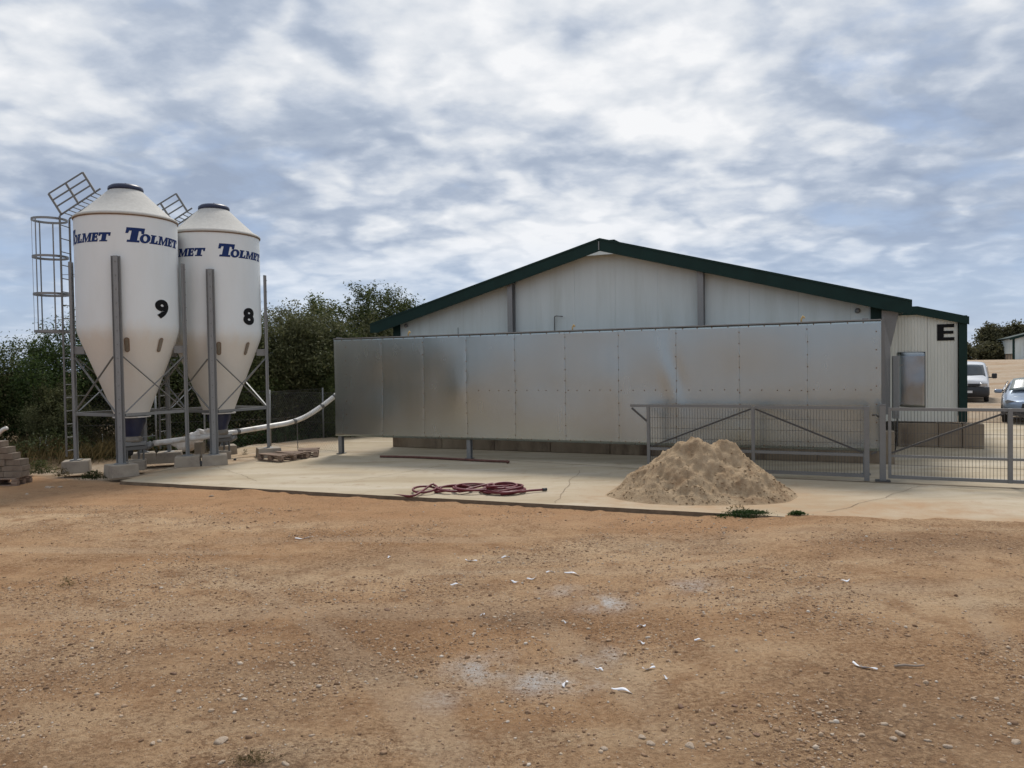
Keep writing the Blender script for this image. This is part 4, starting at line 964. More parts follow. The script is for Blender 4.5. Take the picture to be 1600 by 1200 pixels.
rr = 0.003 + 0.0075 * rng.random(n) ** 4 + 0.013 * (rng.random(n) ** 18)
P = np.stack([xx, yy, ground_z(xx, yy) + rr * 0.15], 1)
o = pebbles('gravel', P, rr, 8, 'pebble'); tag(o, 'small stones and clods scattered over the brown dirt', 'gravel', None, 'stuff')
n = 2800
a_ = rng.random(n) * 3.4 - 1.7; b2 = -1.2 + 1.25 * rng.random(n); hq = pile_h(a_, b2)
ok = (hq > 0.02) & (rng.random(n) < 0.35 + 0.65 * sstep(0.5, 0.15, hq)); a_, b2, hq = a_[ok], b2[ok], hq[ok]
rr = 0.004 + 0.018 * rng.random(len(a_)) ** 4
o = pebbles('clods', np.stack([a_, b2, hq - 0.012 + rr * 0.2], 1), rr, 9, 'sand', sandpile); o['kind'] = 'stuff'
# single larger stones
def stone_mesh(seed, mat):
    bm = bmesh.new(); bmesh.ops.create_icosphere(bm, subdivisions=3, radius=1.0); rs = random.Random(seed)
    o1 = rs.uniform(0, 50)
    pl = [(Vector((rs.gauss(0, 1), rs.gauss(0, 1), rs.gauss(0, 1))).normalized(), rs.uniform(.5, .85)) for _ in range(12)]
    for v in bm.verts:
        for nrm_, dd in pl:
            k = v.co.dot(nrm_)
            if k > dd: v.co -= nrm_ * (k - dd) * 0.85
        q = float(fbm(np.array([v.co.x * 1.6 + o1]), np.array([v.co.y * 1.6 + v.co.z * 1.3]), seed, 3)[0]); v.co *= 1 + 0.30 * q
        v.co.z *= 0.5; v.co.y *= 0.75
    me = bpy.data.meshes.new('stone'); bm.to_mesh(me); bm.free(); me.materials.append(M[mat]); me.polygons.foreach_set('use_smooth', [True] * len(me.polygons)); return me
pal_ = [stone_mesh(i, 'stone') for i in range(5)]; red_ = [stone_mesh(i + 20, 'stone_red') for i in range(3)]
STN = [(280, 1079, 8, 0, 'pale egg-shaped stone alone on the dirt at lower left'), (271, 1053, 7, 1, 'dark reddish stone just above the egg-shaped pale stone'), (346, 1159, 15, 0, 'largest flat whitish stone near the bottom edge at left'), (239, 1162, 8, 0, None), (347, 1192, 9, 0, None), (446, 1194, 10, 0, None), (605, 950, 7, 1, 'brown stone lying alone left of the dark damp patch'), (1064, 1113, 8, 1, None), (1148, 1119, 7, 1, None), (1115, 1147, 8, 1, None), (1139, 1169, 7, 0, None), (1182, 1166, 9, 1, None), (1002, 1162, 9, 0, None), (1017, 1174, 11, 0, None), (1079, 1179, 12, 0, 'rounded tan stone at bottom centre, largest of its cluster'), (1129, 1095, 6, 0, None), (943, 1175, 9, 0, None), (1382, 1152, 8, 0, None), (1407, 1168, 12, 0, 'long pale stone at lower right, largest of its cluster'), (1397, 1176, 10, 0, None), (1481, 1190, 12, 0, None), (1346, 1169, 8, 0, None), (1586, 1181, 11, 0, None), (1521, 1113, 7, 0, None), (1557, 1112, 7, 0, None), (1413, 1123, 6, 0, None), (1434, 1092, 6, 1, None), (457, 1033, 7, 0, None), (490, 1034, 6, 0, None), (460, 1092, 7, 0, None), (487, 1147, 7, 0, None), (1250, 1178, 7, 0, None), (1300, 1150, 6, 0, None), (1500, 1140, 7, 0, None), (1450, 1180, 8, 0, None), (520, 1055, 6, 1, None), (568, 983, 6, 1, None), (78, 762, 9, 0, 'whitish stone lying beside the stacked kerb blocks'), (94, 761, 6, 0, None), (330, 775, 6, 0, None), (42, 772, 5, 0, None)]
def place_labels(L_, fmt):
    ORD = ['leftmost', 'second from left', 'third from left', 'fourth from left', 'fifth from left', 'sixth from left', 'seventh from left', 'eighth from left', 'ninth from left', 'tenth from left', 'eleventh from left', 'twelfth from left', 'thirteenth from left', 'fourteenth from left']
    reg = {}
    for i, q in enumerate(L_):
        if q[-1] is None and q[2] > 0:
            r_ = 'by the slab edge' if q[1] < 800 else ('at lower left' if q[0] < 700 else ('at bottom centre' if q[0] < 1200 else 'at lower right'))
            reg.setdefault((r_, fmt(q)), []).append(i)
    out_ = [q[-1] for q in L_]
    for (r_, nm), ii_ in reg.items():
        ii_.sort(key=lambda i: L_[i][0])
        for k, i in enumerate(ii_): out_[i] = f'{nm} {r_}, {ORD[k]} there' if len(ii_) > 1 else f'single {nm} {r_}'
    return out_
STN_LAB = place_labels(STN, lambda q: 'small brown stone in the dirt' if q[3] else 'small pale stone in the dirt')
for i, (px, py, r, kd, lab) in enumerate(STN):
    lab = STN_LAB[i]
    p = from_px(px, py, -0.05); k = 0.85 * r * p.y / FPX
    me = (red_ if kd else pal_)[i % (3 if kd else 5)]
    o = link('stone', me, loc=(p.x, p.y, gz(p.x, p.y) + k * 0.02)); o.scale = (k, k, k); o.rotation_euler = (random.uniform(-.2, .2), random.uniform(-.2, .2), random.uniform(0, 6))
    tag(o, lab or ('small brown stone half sunk in the dirt' if kd else 'small pale stone half sunk in the dirt'), 'stone', 'loose stones on the dirt')
# paper strips
LIT = [(475, 841, 24, 10, 'long white strip lying far out on the dirt at left'), (608, 870, 9, 60, None), (736, 873, 18, -15, 'crumpled white strip below the coiled hose'), (790, 868, 12, 5, None), (713, 912, 16, 0, None), (803, 907, 14, -12, None), (831, 902, 17, 18, None), (860, 891, 12, 0, None), (894, 895, 26, -20, 'long curled white strip above the bright powder patch'), (754, 956, 9, 30, None), (883, 970, 8, -50, None), (1002, 978, 13, 12, None), (1002, 1004, 13, -20, None), (1093, 1008, 14, -8, None), (936, 1041, 14, -25, None), (1014, 1048, 18, 0, 'wide pale lilac paper scrap right of the powder patches'), (883, 1064, 20, 75, 'broad white strip standing out at the edge of the lower powder patch'), (1040, 1067, 12, -60, None), (972, 1082, 32, -18, 'twisted white strip, nearest of those at bottom centre'), (1321, 922, 14, 10, 'small white scrap alone on the dirt at right'), (1351, 1063, 34, -25, 'long thin white strip on the dirt at lower right'), (605, 774, 8, 0, 'white scrap at the slab edge below the coiled hose'), (1093, 1008, 0, 0, None)]
LIT_LAB = place_labels(LIT, lambda q: 'small curled white strip far out' if q[1] < 930 else 'small curled white strip')
for i, (px, py, ln, ang, lab) in enumerate(LIT):
    lab = LIT_LAB[i]
    if ln == 0: continue
    p = from_px(px, py, -0.05); lm = ln * p.y / FPX * 1.15; wd = min(0.022, lm * 0.24)
    n = 12; mb = MB(); rs = random.Random(i); ph = rs.uniform(0, 6)
    for k in range(n + 1):
        t = k / n - 0.5; z = 0.006 + 0.006 * math.sin(ph + t * 7) + 0.01 * max(0, abs(t) - 0.3); yo = 0.08 * lm * math.sin(ph + t * 4)
        tw = 0.7 * math.sin(ph * 2 + t * 5)
        wk = wd * (0.55 + 0.45 * math.cos(t * 2.6))
        mb.v += [(t * lm, yo - wk / 2 * math.cos(tw), z - wk / 2 * math.sin(tw)), (t * lm, yo + wk / 2 * math.cos(tw), z + wk / 2 * math.sin(tw))]
    for k in range(n): mb.f.append((2 * k, 2 * k + 1, 2 * k + 3, 2 * k + 2))
    o = mb.build('paper_strip', 'paper', None, True); o.location = (p.x, p.y, gz(p.x, p.y) + 0.006); o.rotation_euler = (0, 0, R(ang) * 2.2 if abs(ang) < 40 else R(ang))
    md = o.modifiers.new('s', 'SOLIDIFY'); md.thickness = 0.0012
    tag(o, lab or 'small curled white paper strip on the brown dirt', 'paper strip', 'white strips littering the dirt')
p = from_px(1421, 1058, -0.03); q = from_px(1442, 1058, -0.03)
o = MB().tube([Vector((-0.10, 0, 0)), Vector((-0.03, 0.005, 0.004)), Vector((0.04, -0.004, 0)), Vector((0.10, 0.0, 0.003))], [0.008, 0.009, 0.007, 0.005], 7).build('stick', 'stick', None, True, loc=(p.x, p.y, gz(p.x, p.y) + 0.012)); tag(o, 'short dry stick on the dirt at lower right', 'stick')

# ================================================================== HOSES
def ring_pts(c, r0, r1, turns, z0, z1, a0, sq=1.0, per=18, jit=0.02, seed=0):
    rs = random.Random(seed); o = []; n = int(turns * per); ox = oy = 0
    for i in range(n + 1):
        t = i / n; w = a0 + 2 * PI * turns * t; r = r0 + (r1 - r0) * t
        if i % per == 0: ox, oy = rs.uniform(-jit, jit) * 2, rs.uniform(-jit, jit) * 2
        o.append(Vector((c.x + ox + r * math.cos(w), c.y + oy + sq * r * math.sin(w), z0 + (z1 - z0) * t + 0.012 * math.sin(w * 1.3 + seed))))
    return o
hc1, hc2, hc25, hc3 = from_px(786, 764, .05), from_px(742, 765, .03), from_px(712, 765, .03), from_px(664, 766, .03)
e0 = from_px(850, 765, .03)
path = [Vector((e0.x, e0.y, .03)), e0.lerp(hc1, .35) + Vector((0, -.12, 0)), e0.lerp(hc1, .65) + Vector((0, -.3, 0))]
path += ring_pts(hc1, 0.37, 0.30, 4, .03, .07, -1.6, 1.05, seed=1) + ring_pts(hc1, 0.30, 0.17, 3, .08, .12, -1.2, 1.0, seed=2)
path += [Vector((hc1.x - .25, hc1.y - .25, .13))] + ring_pts(hc2, 0.36, 0.30, 2.2, .05, .09, -.6, .95, seed=3) + ring_pts(hc25, 0.30, 0.24, 1.9, .04, .07, -1.2, .9, seed=4)
path += [Vector((hc25.x - .25, hc25.y - .2, .035))] + ring_pts(hc3, 0.20, 0.20, 1.25, .03, .07, -0.4, 1.5, jit=0.0, seed=5)
w1, w2, w3 = from_px(648, 775, .02), from_px(625, 776, -.03), from_px(596, 772, -.03)
path += [Vector((w1.x, w1.y, .03)), Vector((w2.x, w2.y, -.01)), Vector((w3.x, w3.y, gz(w3.x, w3.y) + .02))]
o0 = Vector((hc1.x, hc1.y, 0))
ho = thing('coiled_hose', 'dark red hose lying in loose coils near the slab edge', 'hose', o0)
MB().tube([q - o0 for q in smooth(path, 3)], 0.019, 8).build('hose', 'hose', ho, True)
d = (path[0] - path[1]).normalized(); MB().tube([path[0] - o0 - d * .03, path[0] - o0 + d * .05], 0.027, 8).build('coupling', 'plastic', ho, True)
a, b_ = from_px(594, 713, .03), from_px(789, 720, .03)
pts = []
for i in range(15):
    t = i / 14; q = a.lerp(b_, t); pts.append(Vector((q.x, q.y + 0.10 * math.sin(t * 5), 0.028)))
pts += [Vector((b_.x + .08, b_.y - .12, .028)), Vector((b_.x + .05, b_.y - .25, .028))]
o = MB().tube(smooth([q - a for q in pts], 3), 0.026, 8).build('straight_hose', 'hose_old', None, True, loc=a); tag(o, 'old brownish hose stretched out on the concrete under the metal screen', 'hose')

# ================================================================== PALLETS, SACK, BLOCKS
def pallet(label, loc, rz, lx, ly, nb, missing=(), grp='broken pallets', tilt=0.0):
    t_ = thing('wooden_pallet', label, 'pallet', loc, rz, grp); t_.rotation_euler = (tilt, 0, rz)
    rs = random.Random(int(lx * 100))
    for y in (-ly / 2 + .05, 0, ly / 2 - .05):
        for x in (-lx / 2 + .06, 0, lx / 2 - .06): MB().box((x, y, .065), (.12, .085, .075)).build('block', 'wood', t_, bevel=.005)
        MB().box((0, y, .012), (lx, .09, .02)).build('bottom_board', 'wood', t_, bevel=.003)
    for x in (-lx / 2 + .06, 0, lx / 2 - .06): MB().box((x, 0, .1145), (.09, ly, .02)).build('stringer_board', 'wood', t_, bevel=.003)
    for i in range(nb):
        if i in missing: continue
        y = -ly / 2 + .05 + (ly - .1) * i / (nb - 1)
        o = MB().box((0, 0, 0), (lx * (1 if i % 3 else .93), .095, .02)).build('deck_board', 'wood', t_, bevel=.003); o.location = (rs.uniform(-.02, .02), y, .1385 + rs.uniform(0, .006)); o.rotation_euler = (rs.uniform(-.05, .05), rs.uniform(-.02, .02), rs.uniform(-.05, .05))
    return t_
pp = from_px(440, 719)
pallet('low broken wooden pallet on the concrete right of the silos', (pp.x, pp.y + .15, 0.004), R(-32), 0.80, 0.85, 7, (3,))
pp = from_px(478, 714)
pallet('smaller dark wooden pallet leaning up behind the low broken pallet', (pp.x, pp.y + .2, 0.004), R(12), 0.50, 0.62, 5, (1,), tilt=R(3))
sk = from_px(297, 705)
bm = bmesh.new(); bmesh.ops.create_icosphere(bm, subdivisions=4, radius=1.0)
for v in bm.verts:
    x, y, z = v.co
    q = float(fbm(np.array([x * 2.1 + 3]), np.array([z * 2.1 + y * 1.7]), 130, 4)[0])
    v.co = Vector((x * .36 * (1 + .35 * q), y * .2 * (1 + .3 * q), (z * .2 + .17 + .18 * max(0, x + .1)) * (1 + .35 * q)))
    if v.co.z < 0.0: v.co.z = 0.0
me = bpy.data.meshes.new('feed_sack'); bm.to_mesh(me); bm.free(); me.materials.append(M['sack']); me.polygons.foreach_set('use_smooth', [True] * len(me.polygons))
sack = thing('feed_sack', 'crumpled white feed sack slumped on the ground between the two silos', 'sack', (sk.x, sk.y, 0), R(12)); sack.scale = (1.12, 1.1, 1.12)
link('bag', me, sack)
mb = MB()
for i in range(9):
    for j in range(7):
        x = .16 + .05 * i * (1 - .03 * j); z = .30 + .035 * j + 0.02 * math.sin(i * 1.3 + j); y = -.05 + .04 * math.sin(i * .9 + j * .7); mb.v.append((x, y, z))
for i in range(8):
    for j in range(6): mb.f.append((i * 7 + j, (i + 1) * 7 + j, (i + 1) * 7 + j + 1, i * 7 + j + 1))
o = mb.build('sack_mouth', 'sack', sack, True); md = o.modifiers.new('s', 'SOLIDIFY'); md.thickness = .004
ub = from_px(312, 715)
o = MB().box((0, 0, .19), (.17, .2, .38)).build('upright_block', 'footing', None, bevel=.008, loc=(ub.x, ub.y, 0)); tag(o, 'upright narrow concrete block standing beside the white sack', 'concrete block')
o = MB().lathe([(0, 0), (.05, 0), (.055, .02), (.05, .1), (.03, .11), (0, .11)], 12).build('black_cap', 'plastic', None, True, loc=tuple(from_px(314, 728)[:2]) + (0,)); tag(o, 'small black plastic cap beside the footing of silo 9', 'cap')
o = MB().lathe([(0, 0), (.03, .0), (.035, .02), (.02, .04), (0, .042)], 10).build('dark_clod', 'plastic', None, True, loc=tuple(from_px(367, 719)[:2]) + (0,)); tag(o, 'tiny dark lump on the sandy pad in front of silo 8', 'lump')
# kerb stack at the left edge
sb = Vector((-9.95, 15.0, gz(-9.95, 15.0)))
kp = pallet('old pallet carrying the stacked concrete blocks at the left edge', (sb.x - .12, sb.y, sb.z - .01), 0, 1.0, .5, 5, (), 'pallets under blocks')
zc_ = sb.z + .152
crs = ['lowest', 'second', 'third', 'fourth', 'fifth', 'topmost']
for k, (xe, hgt) in enumerate(((-9.54, .115), (-9.53, .105), (-9.56, .125), (-9.70, .125), (-9.80, .12), (-9.93, .115))):
    x = xe
    for j in range(2):
        wl_ = (.36, .42, .30)[(k + j) % 3]
        o = MB().box((0, 0, hgt / 2), (wl_ - .012, .26, hgt - .006)).build('kerb_block', 'kerb', None, bevel=.007)
        o.location = (x - wl_ / 2 + random.uniform(-.006, .006), sb.y + random.uniform(-.03, .03), zc_); o.rotation_euler = (0, 0, random.uniform(-.05, .05)); x -= wl_
        tag(o, f'{"right" if j == 0 else "left"} concrete block in the {crs[k]} course of the left-edge stack', 'concrete block', 'concrete blocks stacked at the left edge')
    zc_ += hgt
bp = MB(); V0 = Vector((-10.45, 15.55, .62))
pts = [V0 + Vector((-.3, 0, -.6)), V0 + Vector((-.12, 0, .02)), V0 + Vector((-.02, 0, .22)), V0 + Vector((.10, 0, .34)), V0 + Vector((.2, 0, .38))]
o = MB().tube([q - V0 for q in smooth(pts, 4)], .04, 10).build('bent_pipe_end', 'white_pipe', None, True, loc=V0); tag(o, 'pale bent plastic pipe end behind the block stack at the left edge', 'pipe')

# ================================================================== VEGETATION
def leaves(P, N, ln, wd, rng):
    n = len(P)
    a = rng.normal(size=(n, 3)); a /= np.linalg.norm(a, axis=1)[:, None]
    N = N + 0.75 * rng.normal(size=(n, 3)); N /= np.linalg.norm(N, axis=1)[:, None]
    t = np.cross(N, a); t /= np.linalg.norm(t, axis=1)[:, None] + 1e-9; b = np.cross(N, t)
    l = (ln * rng.uniform(.6, 1.35, n))[:, None]; w = (wd * rng.uniform(.7, 1.3, n))[:, None]
    V = np.stack([P - t * l * .5, P + b * w * .5 + N * l * .06, P + t * l * .5, P - b * w * .5 + N * l * .06], 1)
    return V.reshape(-1, 3), (np.arange(n)[:, None] * 4 + np.arange(4)[None])
def crown_pts(seed, rx, ry, h, z0, nclump, nleaf, sig, sprigs=0):
    rng = np.random.default_rng(seed)
    lob = rng.normal(size=(14, 3)); lob /= np.linalg.norm(lob, axis=1)[:, None]; la = rng.uniform(-.22, .30, 14)
    d = rng.normal(size=(nclump, 3)); d /= np.linalg.norm(d, axis=1)[:, None]
    s = 1 + (np.clip((d @ lob.T - .55) / .45, 0, 1) * la).sum(1)
    rad = rng.uniform(.12, 1.0, nclump) ** .45
    C_ = d * (rad * s)[:, None] * np.array([rx, ry, (h - z0) / 2]) + np.array([0, 0, (h + z0) / 2])
    k = (nleaf * rng.uniform(.4, 1.6, nclump)).astype(int); ci = np.repeat(np.arange(nclump), k)
    sg = (sig * rng.uniform(.6, 1.4, nclump))[ci][:, None]
    P = C_[ci] + rng.normal(size=(len(ci), 3)) * sg * np.array([1, 1, .75])
    N = d[ci] * .6 + np.array([0, 0, .5])
    if sprigs:
        for _ in range(sprigs):
            w = rng.uniform(0, 2 * PI); rr_ = rng.uniform(0, .85) ** .7; b0 = np.array([rx * rr_ * math.cos(w), ry * rr_ * math.sin(w), (h + z0) / 2 + (h - z0) / 2 * math.sqrt(1 - rr_ ** 2) * .95])
            dr = np.array([.35 * math.cos(w) + rng.normal() * .3, .35 * math.sin(w) + rng.normal() * .3, 1.0]); L_ = rng.uniform(.25, .6); m_ = int(60 * L_ / .4)
            t = rng.random(m_)[:, None]
            P = np.concatenate([P, b0 + dr * t * L_ + rng.normal(size=(m_, 3)) * (.045 + .05 * (t > .7))]); N = np.concatenate([N, rng.normal(size=(m_, 3))])
    m_ = P[:, 2] > 0.02
    return P[m_], N[m_], C_, rng
def bush_mesh(seed, rx, ry, h, z0, nclump, nleaf, sig, mat, ln=.095, wd=.036, sprigs=14):
    P, N, C_, rng = crown_pts(seed, rx, ry, h, z0, nclump, nleaf, sig, sprigs)
    V, F = leaves(P, N, ln, wd, rng); return np_mesh('crown', V, F, mat), C_
def stem_mesh(seed, C_, h, r, zf=0.5, nb=11):
    rs = random.Random(seed); mb = MB()
    top = Vector((rs.uniform(-.15, .15), rs.uniform(-.15, .15), h * zf))
    mid = top * .5 + Vector((rs.uniform(-.1, .1), rs.uniform(-.1, .1), 0))
    mb.tube(smooth([Vector((0, 0, -.15)), mid, top], 4), [r * (1.25 - .6 * i / 8) for i in range(9)], 9)
    for i in rs.sample(range(len(C_)), nb):
        c = Vector(C_[i]); s0 = mid.lerp(top, rs.random()); m2 = s0.lerp(c, .5) + Vector((rs.uniform(-.2, .2), rs.uniform(-.2, .2), .15))
        mb.tube(smooth([s0, m2, c], 3), [r * .5 * (1 - .13 * k) for k in range(7)], 6)
    return mb.mesh('trunk', 'bark', True)
VAR = []
for sd, rx, ry, h, z0, nc, nl, sg, mt_, spr in ((1, 1.35, 1.2, 3.2, .0, 330, 95, .20, 'leaf', 16), (2, 1.5, 1.25, 3.0, .0, 340, 95, .20, 'leaf_green', 18), (3, 1.25, 1.2, 3.4, .05, 320, 95, .20, 'leaf_olive', 18), (4, 1.4, 1.3, 3.1, .0, 330, 95, .21, 'leaf', 14), (5, 1.45, 1.3, 3.1, .05, 330, 90, .20, 'leaf_olive', 22)):
    me, C_ = bush_mesh(sd, rx, ry, h, z0, nc, nl, sg, mt_, sprigs=spr); VAR.append((me, stem_mesh(sd, C_, h, .07)))
SH = [(-17.6, 19.6, 0, .90, 'green evergreen shrub at the left edge of the hedge'), (-15.6, 20.8, 1, .93, 'bright green shrub at left, second in the hedge from the edge'), (-13.9, 21.6, 3, .90, 'dark evergreen shrub in the hedge left of the caged ladder'), (-12.4, 21.5, 1, 1.0, 'leafy green shrub behind the foot of the caged ladder'), (-10.9, 22.1, 2, .92, 'olive-toned shrub behind the hopper of silo 9'), (-9.6, 22.9, 0, .92, 'dark shrub seen between the two silos'), (-8.6, 24.2, 3, 1.02, 'dark shrub behind the legs of silo 8'), (-7.7, 24.9, 2, 1.10, 'olive-toned tall shrub just right of silo 8'), (-6.6, 25.4, 4, 1.22, 'greyish shrub with loose sprigs beyond the chain-link fence'), (-5.6, 25.2, 0, 1.0, 'dense dark shrub behind the left end of the metal screen'), (-4.6, 26.4, 4, 1.12, 'pale olive shrub against the left roof eave'), (-14.7, 19.7, 2, .62, 'low olive-toned bush in front of the hedge at left'), (-12.0, 20.2, 4, .55, 'low scrubby bush at the foot of the hedge behind the ladder'), (-5.2, 24.0, 3, .62, 'low dark bush behind the fence mesh by the screen')]
for i, (x, y, vi, sc, lab) in enumerate(SH):
    t_ = thing('shrub', lab, 'shrub', (x, y, gz(x, y) - .02), random.uniform(0, 6.28), 'shrubs of the wild hedge')
    t_.scale = (sc * random.uniform(.95, 1.1), sc * random.uniform(.95, 1.1), sc)
    link('crown', VAR[vi][0], t_); link('trunk', VAR[vi][1], t_)
# tall tree left of the shed roof
me, C_ = bush_mesh(11, 1.55, 1.5, 5.1, 1.6, 300, 100, .21, 'leaf', .10, .05, 26)
t_ = thing('evergreen_tree', 'tall dark evergreen tree rising above the shed eave', 'tree', (-4.95, 28.2, 0), 0.7); t_.scale = (1, 1, .93); link('crown', me, t_); link('trunk', stem_mesh(11, C_, 5.1, .12, .45, 16), t_)
me, C_ = bush_mesh(12, 1.2, 1.2, 4.5, 1.2, 170, 80, .20, 'leaf', .10, .05, 26)
t_ = thing('evergreen_tree', 'sparser evergreen tree with loose sprigs between silo 8 and the tall tree', 'tree', (-6.9, 27.6, 0), 2.0); t_.scale = (1, 1, .95); link('crown', me, t_); link('trunk', stem_mesh(12, C_, 4.5, .10, .45, 12), t_)
# hedge going on out of the frame on the left (seen in the metal screen)
Ps, Ns = [], []
for k, (x, y, h) in enumerate(((-20.2, 18.4, 3.4), (-22.5, 16.5, 4.2), (-24.0, 14.0, 5.2), (-24.6, 11.4, 5.6), (-25.0, 8.6, 5.4), (-25.2, 5.8, 5.7), (-25.3, 3.0, 5.3), (-25.2, 0.4, 5.0))):
    P, N, C_, rng = crown_pts(40 + k, 1.9, 1.7, h, .0, 190, 45, .30); Ps.append(P + np.array([x, y, 0])); Ns.append(N)
V, F = leaves(np.concatenate(Ps), np.concatenate(Ns), .22, .11, np.random.default_rng(77))
o = link('hedge', np_mesh('hedge', V, F, 'leaf')); tag(o, 'rest of the wild hedge going on beyond the left edge', 'hedge', None, 'stuff')
# far wood on the right
Ps, Ns = [], []
rs = random.Random(5)
for k in range(34):
    x = 46 + k * 1.5 + rs.uniform(-.6, .6); y = 100 - .05 * k + rs.uniform(-3, 4); h = rs.uniform(2.0, 2.8) + (1.2 if x > 63 else 0)
    P, N, C_, rng = crown_pts(140 + k, rs.uniform(1.5, 2.2), 1.6, h, .0, 90, 70, .36); Ps.append(P + np.array([x, y, 1.7 + (1.2 if x > 63 else 0)])); Ns.append(N)
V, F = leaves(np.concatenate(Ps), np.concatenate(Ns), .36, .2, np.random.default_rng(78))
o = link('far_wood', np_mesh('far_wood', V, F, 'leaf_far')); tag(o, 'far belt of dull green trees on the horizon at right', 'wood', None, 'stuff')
# wild grass and weeds between pad and hedge
def rear_d(x, y): return -(x + 10.7) * 0.729 + (y - 18.07) * 0.685
def blades(name, mat, n, seed, hmin, hmax, wd, fn, lean=.35):
    rng = np.random.default_rng(seed)
    x = rng.uniform(-19, -4.5, n); y = rng.uniform(14.4, 25, n); ok = fn(x, y, rng); x, y = x[ok], y[ok]; n = len(x); z = ground_z(x, y)
    h = rng.uniform(hmin, hmax, n) * (0.6 + .8 * (fbm(x * 1.1, y * 1.1, seed, 3) + .5)); w = rng.uniform(0, 2 * PI, n)
    dx, dy = np.cos(w), np.sin(w); ww = wd * rng.uniform(.6, 1.4, n); lx, ly = rng.normal(size=n) * lean * h, rng.normal(size=n) * lean * h
    V = np.stack([np.stack([x - dy * ww, y + dx * ww, z - .02], 1), np.stack([x + dy * ww, y - dx * ww, z - .02], 1), np.stack([x + lx * .45 + dy * ww * .7, y + ly * .45 - dx * ww * .7, z + h * .6], 1), np.stack([x + lx, y + ly, z + h], 1)], 1)
    return link(name, np_mesh(name, V.reshape(-1, 3), np.arange(n)[:, None] * 4 + np.arange(4)[None], mat))
o = blades('dry_grass', 'dry_grass', 60000, 201, .12, .42, .0035, lambda x, y, r: (rear_d(x, y) > .12) & (rear_d(x, y) < 3.2) & (x < -7.4) & (r.random(len(x)) < sstep(-.25, .2, fbm(x * .7, y * .7, 210, 3))) | ((x < -9.9) & (y > 15.9) & (rear_d(x, y) > -.2) & (r.random(len(x)) < .3) & (rear_d(x, y) < 3)))
tag(o, 'dry tan grass growing between the silo pad and the hedge', 'grass', None, 'stuff')
def leafpatch(name, mat, n, seed, hm, ln, wd, fn):
    rng = np.random.default_rng(seed); x = rng.uniform(-19, -4.3, n); y = rng.uniform(14.4, 25.5, n); ok = fn(x, y, rng); x, y = x[ok], y[ok]
    top = hm * np.clip(.55 + 1.3 * fbm(x * .9, y * .9, seed, 3), .1, 1.4); z = ground_z(x, y) + top * rng.random(len(x)) ** .6
    V, F = leaves(np.stack([x, y, z], 1), np.tile([0, -.25, .8], (len(x), 1)), ln, wd, rng); return link(name, np_mesh(name, V, F, mat))
o = leafpatch('weeds', 'weed', 60000, 202, .55, .10, .028, lambda x, y, r: (rear_d(x, y) > .15) & (rear_d(x, y) < 3.4) & (x < -8.0)); tag(o, 'mixed green weeds along the rear of the silo pad', 'weeds', None, 'stuff')
o = leafpatch('ground_cover', 'ivy', 60000, 203, .62, .11, .075, lambda x, y, r: (rear_d(x, y) > .12) & (rear_d(x, y) < 2.4 + .6 * r.random(len(x))) & (x > -9.6) & (x < -4.6)); tag(o, 'dark green creeping ground cover behind the feed pipe', 'ground cover', None, 'stuff')
# white flower heads among the weeds
mb = MB(); rs = random.Random(8)
for i in range(46):
    x = rs.uniform(-14.5, -8.6); rr_ = rs.uniform(.2, 1.6); y = 18.07 + (rr_ + (x + 10.7) * .729) / .685; z = gz(x, y) + rs.uniform(.2, .5); r = rs.uniform(.012, .024)
    V = [(x + r * math.cos(q * PI / 3), y + r * math.sin(q * PI / 3), z + .006 * (q % 2)) for q in range(6)] + [(x, y, z + .015), (x, y, z - .01)]
    mb.add(V, [(q, (q + 1) % 6, 6) for q in range(6)] + [((q + 1) % 6, q, 7) for q in range(6)])
    mb.tube([(x, y, z - .012), (x + rs.uniform(-.05, .05), y + rs.uniform(-.05, .05), gz(x, y))], .003, 3, False)
o = mb.build('wild_flowers', 'flower'); tag(o, 'small white flower heads dotted through the weeds at left', 'flowers', None, 'stuff')
# weed tufts
def tuft(px, py, w, h, n, lab, mat='weed', seed=0, ls=1.0):
    p = from_px(px, py, -.03); rng = np.random.default_rng(seed + 300); z0 = max(gz(p.x, p.y), -.06)
    x = rng.normal(size=n) * w * .45; y = rng.normal(size=n) * w * .2; z = h * rng.random(n) ** 1.3 * np.exp(-(x / w) ** 2)
    V, F = leaves(np.stack([x, y, z + .01], 1), np.tile([0, -.2, .7], (n, 1)), .07 * ls, .014 * ls, rng)
    o = link('weed_tuft', np_mesh('weed_tuft', V, F, mat), None, loc=(p.x, p.y, z0)); tag(o, lab, 'weed', 'weed tufts at the concrete edge')
tuft(1168, 805, .40, .06, 3200, 'long low green weed tuft along the slab edge below the sand pile', 'ivy', 1, .75)
tuft(1246, 809, .12, .05, 600, 'small round weed tuft right of the long one at the slab edge', 'ivy', 2, .6)
tuft(1150, 798, .22, .10, 90, 'thin dry stalks at the slab edge below the sand pile', 'dry_grass', 3)
tuft(146, 746, .28, .16, 500, 'green weed tuft between the left and front footings of silo 9', 'weed', 4)
tuft(62, 738, .35, .30, 700, 'bushy weed beside the stacked concrete blocks', 'weed', 5)
tuft(95, 742, .2, .18, 160, 'sparse dry weed in front of the left silo footing', 'dry_grass', 6)
tuft(225, 716, .12, .12, 200, 'yellowish moss tuft at the auger footing of silo 9', 'weed', 7)
tuft(383, 712, .10, .2, 60, 'dry stalks standing on the pad between the silo 8 footings', 'dry_grass', 8)
tuft(104, 912, .08, .10, 70, 'tiny dry weed alone in the dirt at left', 'dry_grass', 9, .5)
tuft(392, 1185, .14, .03, 160, 'dark dry weed remains at the bottom edge', 'dry_grass', 10, .4)

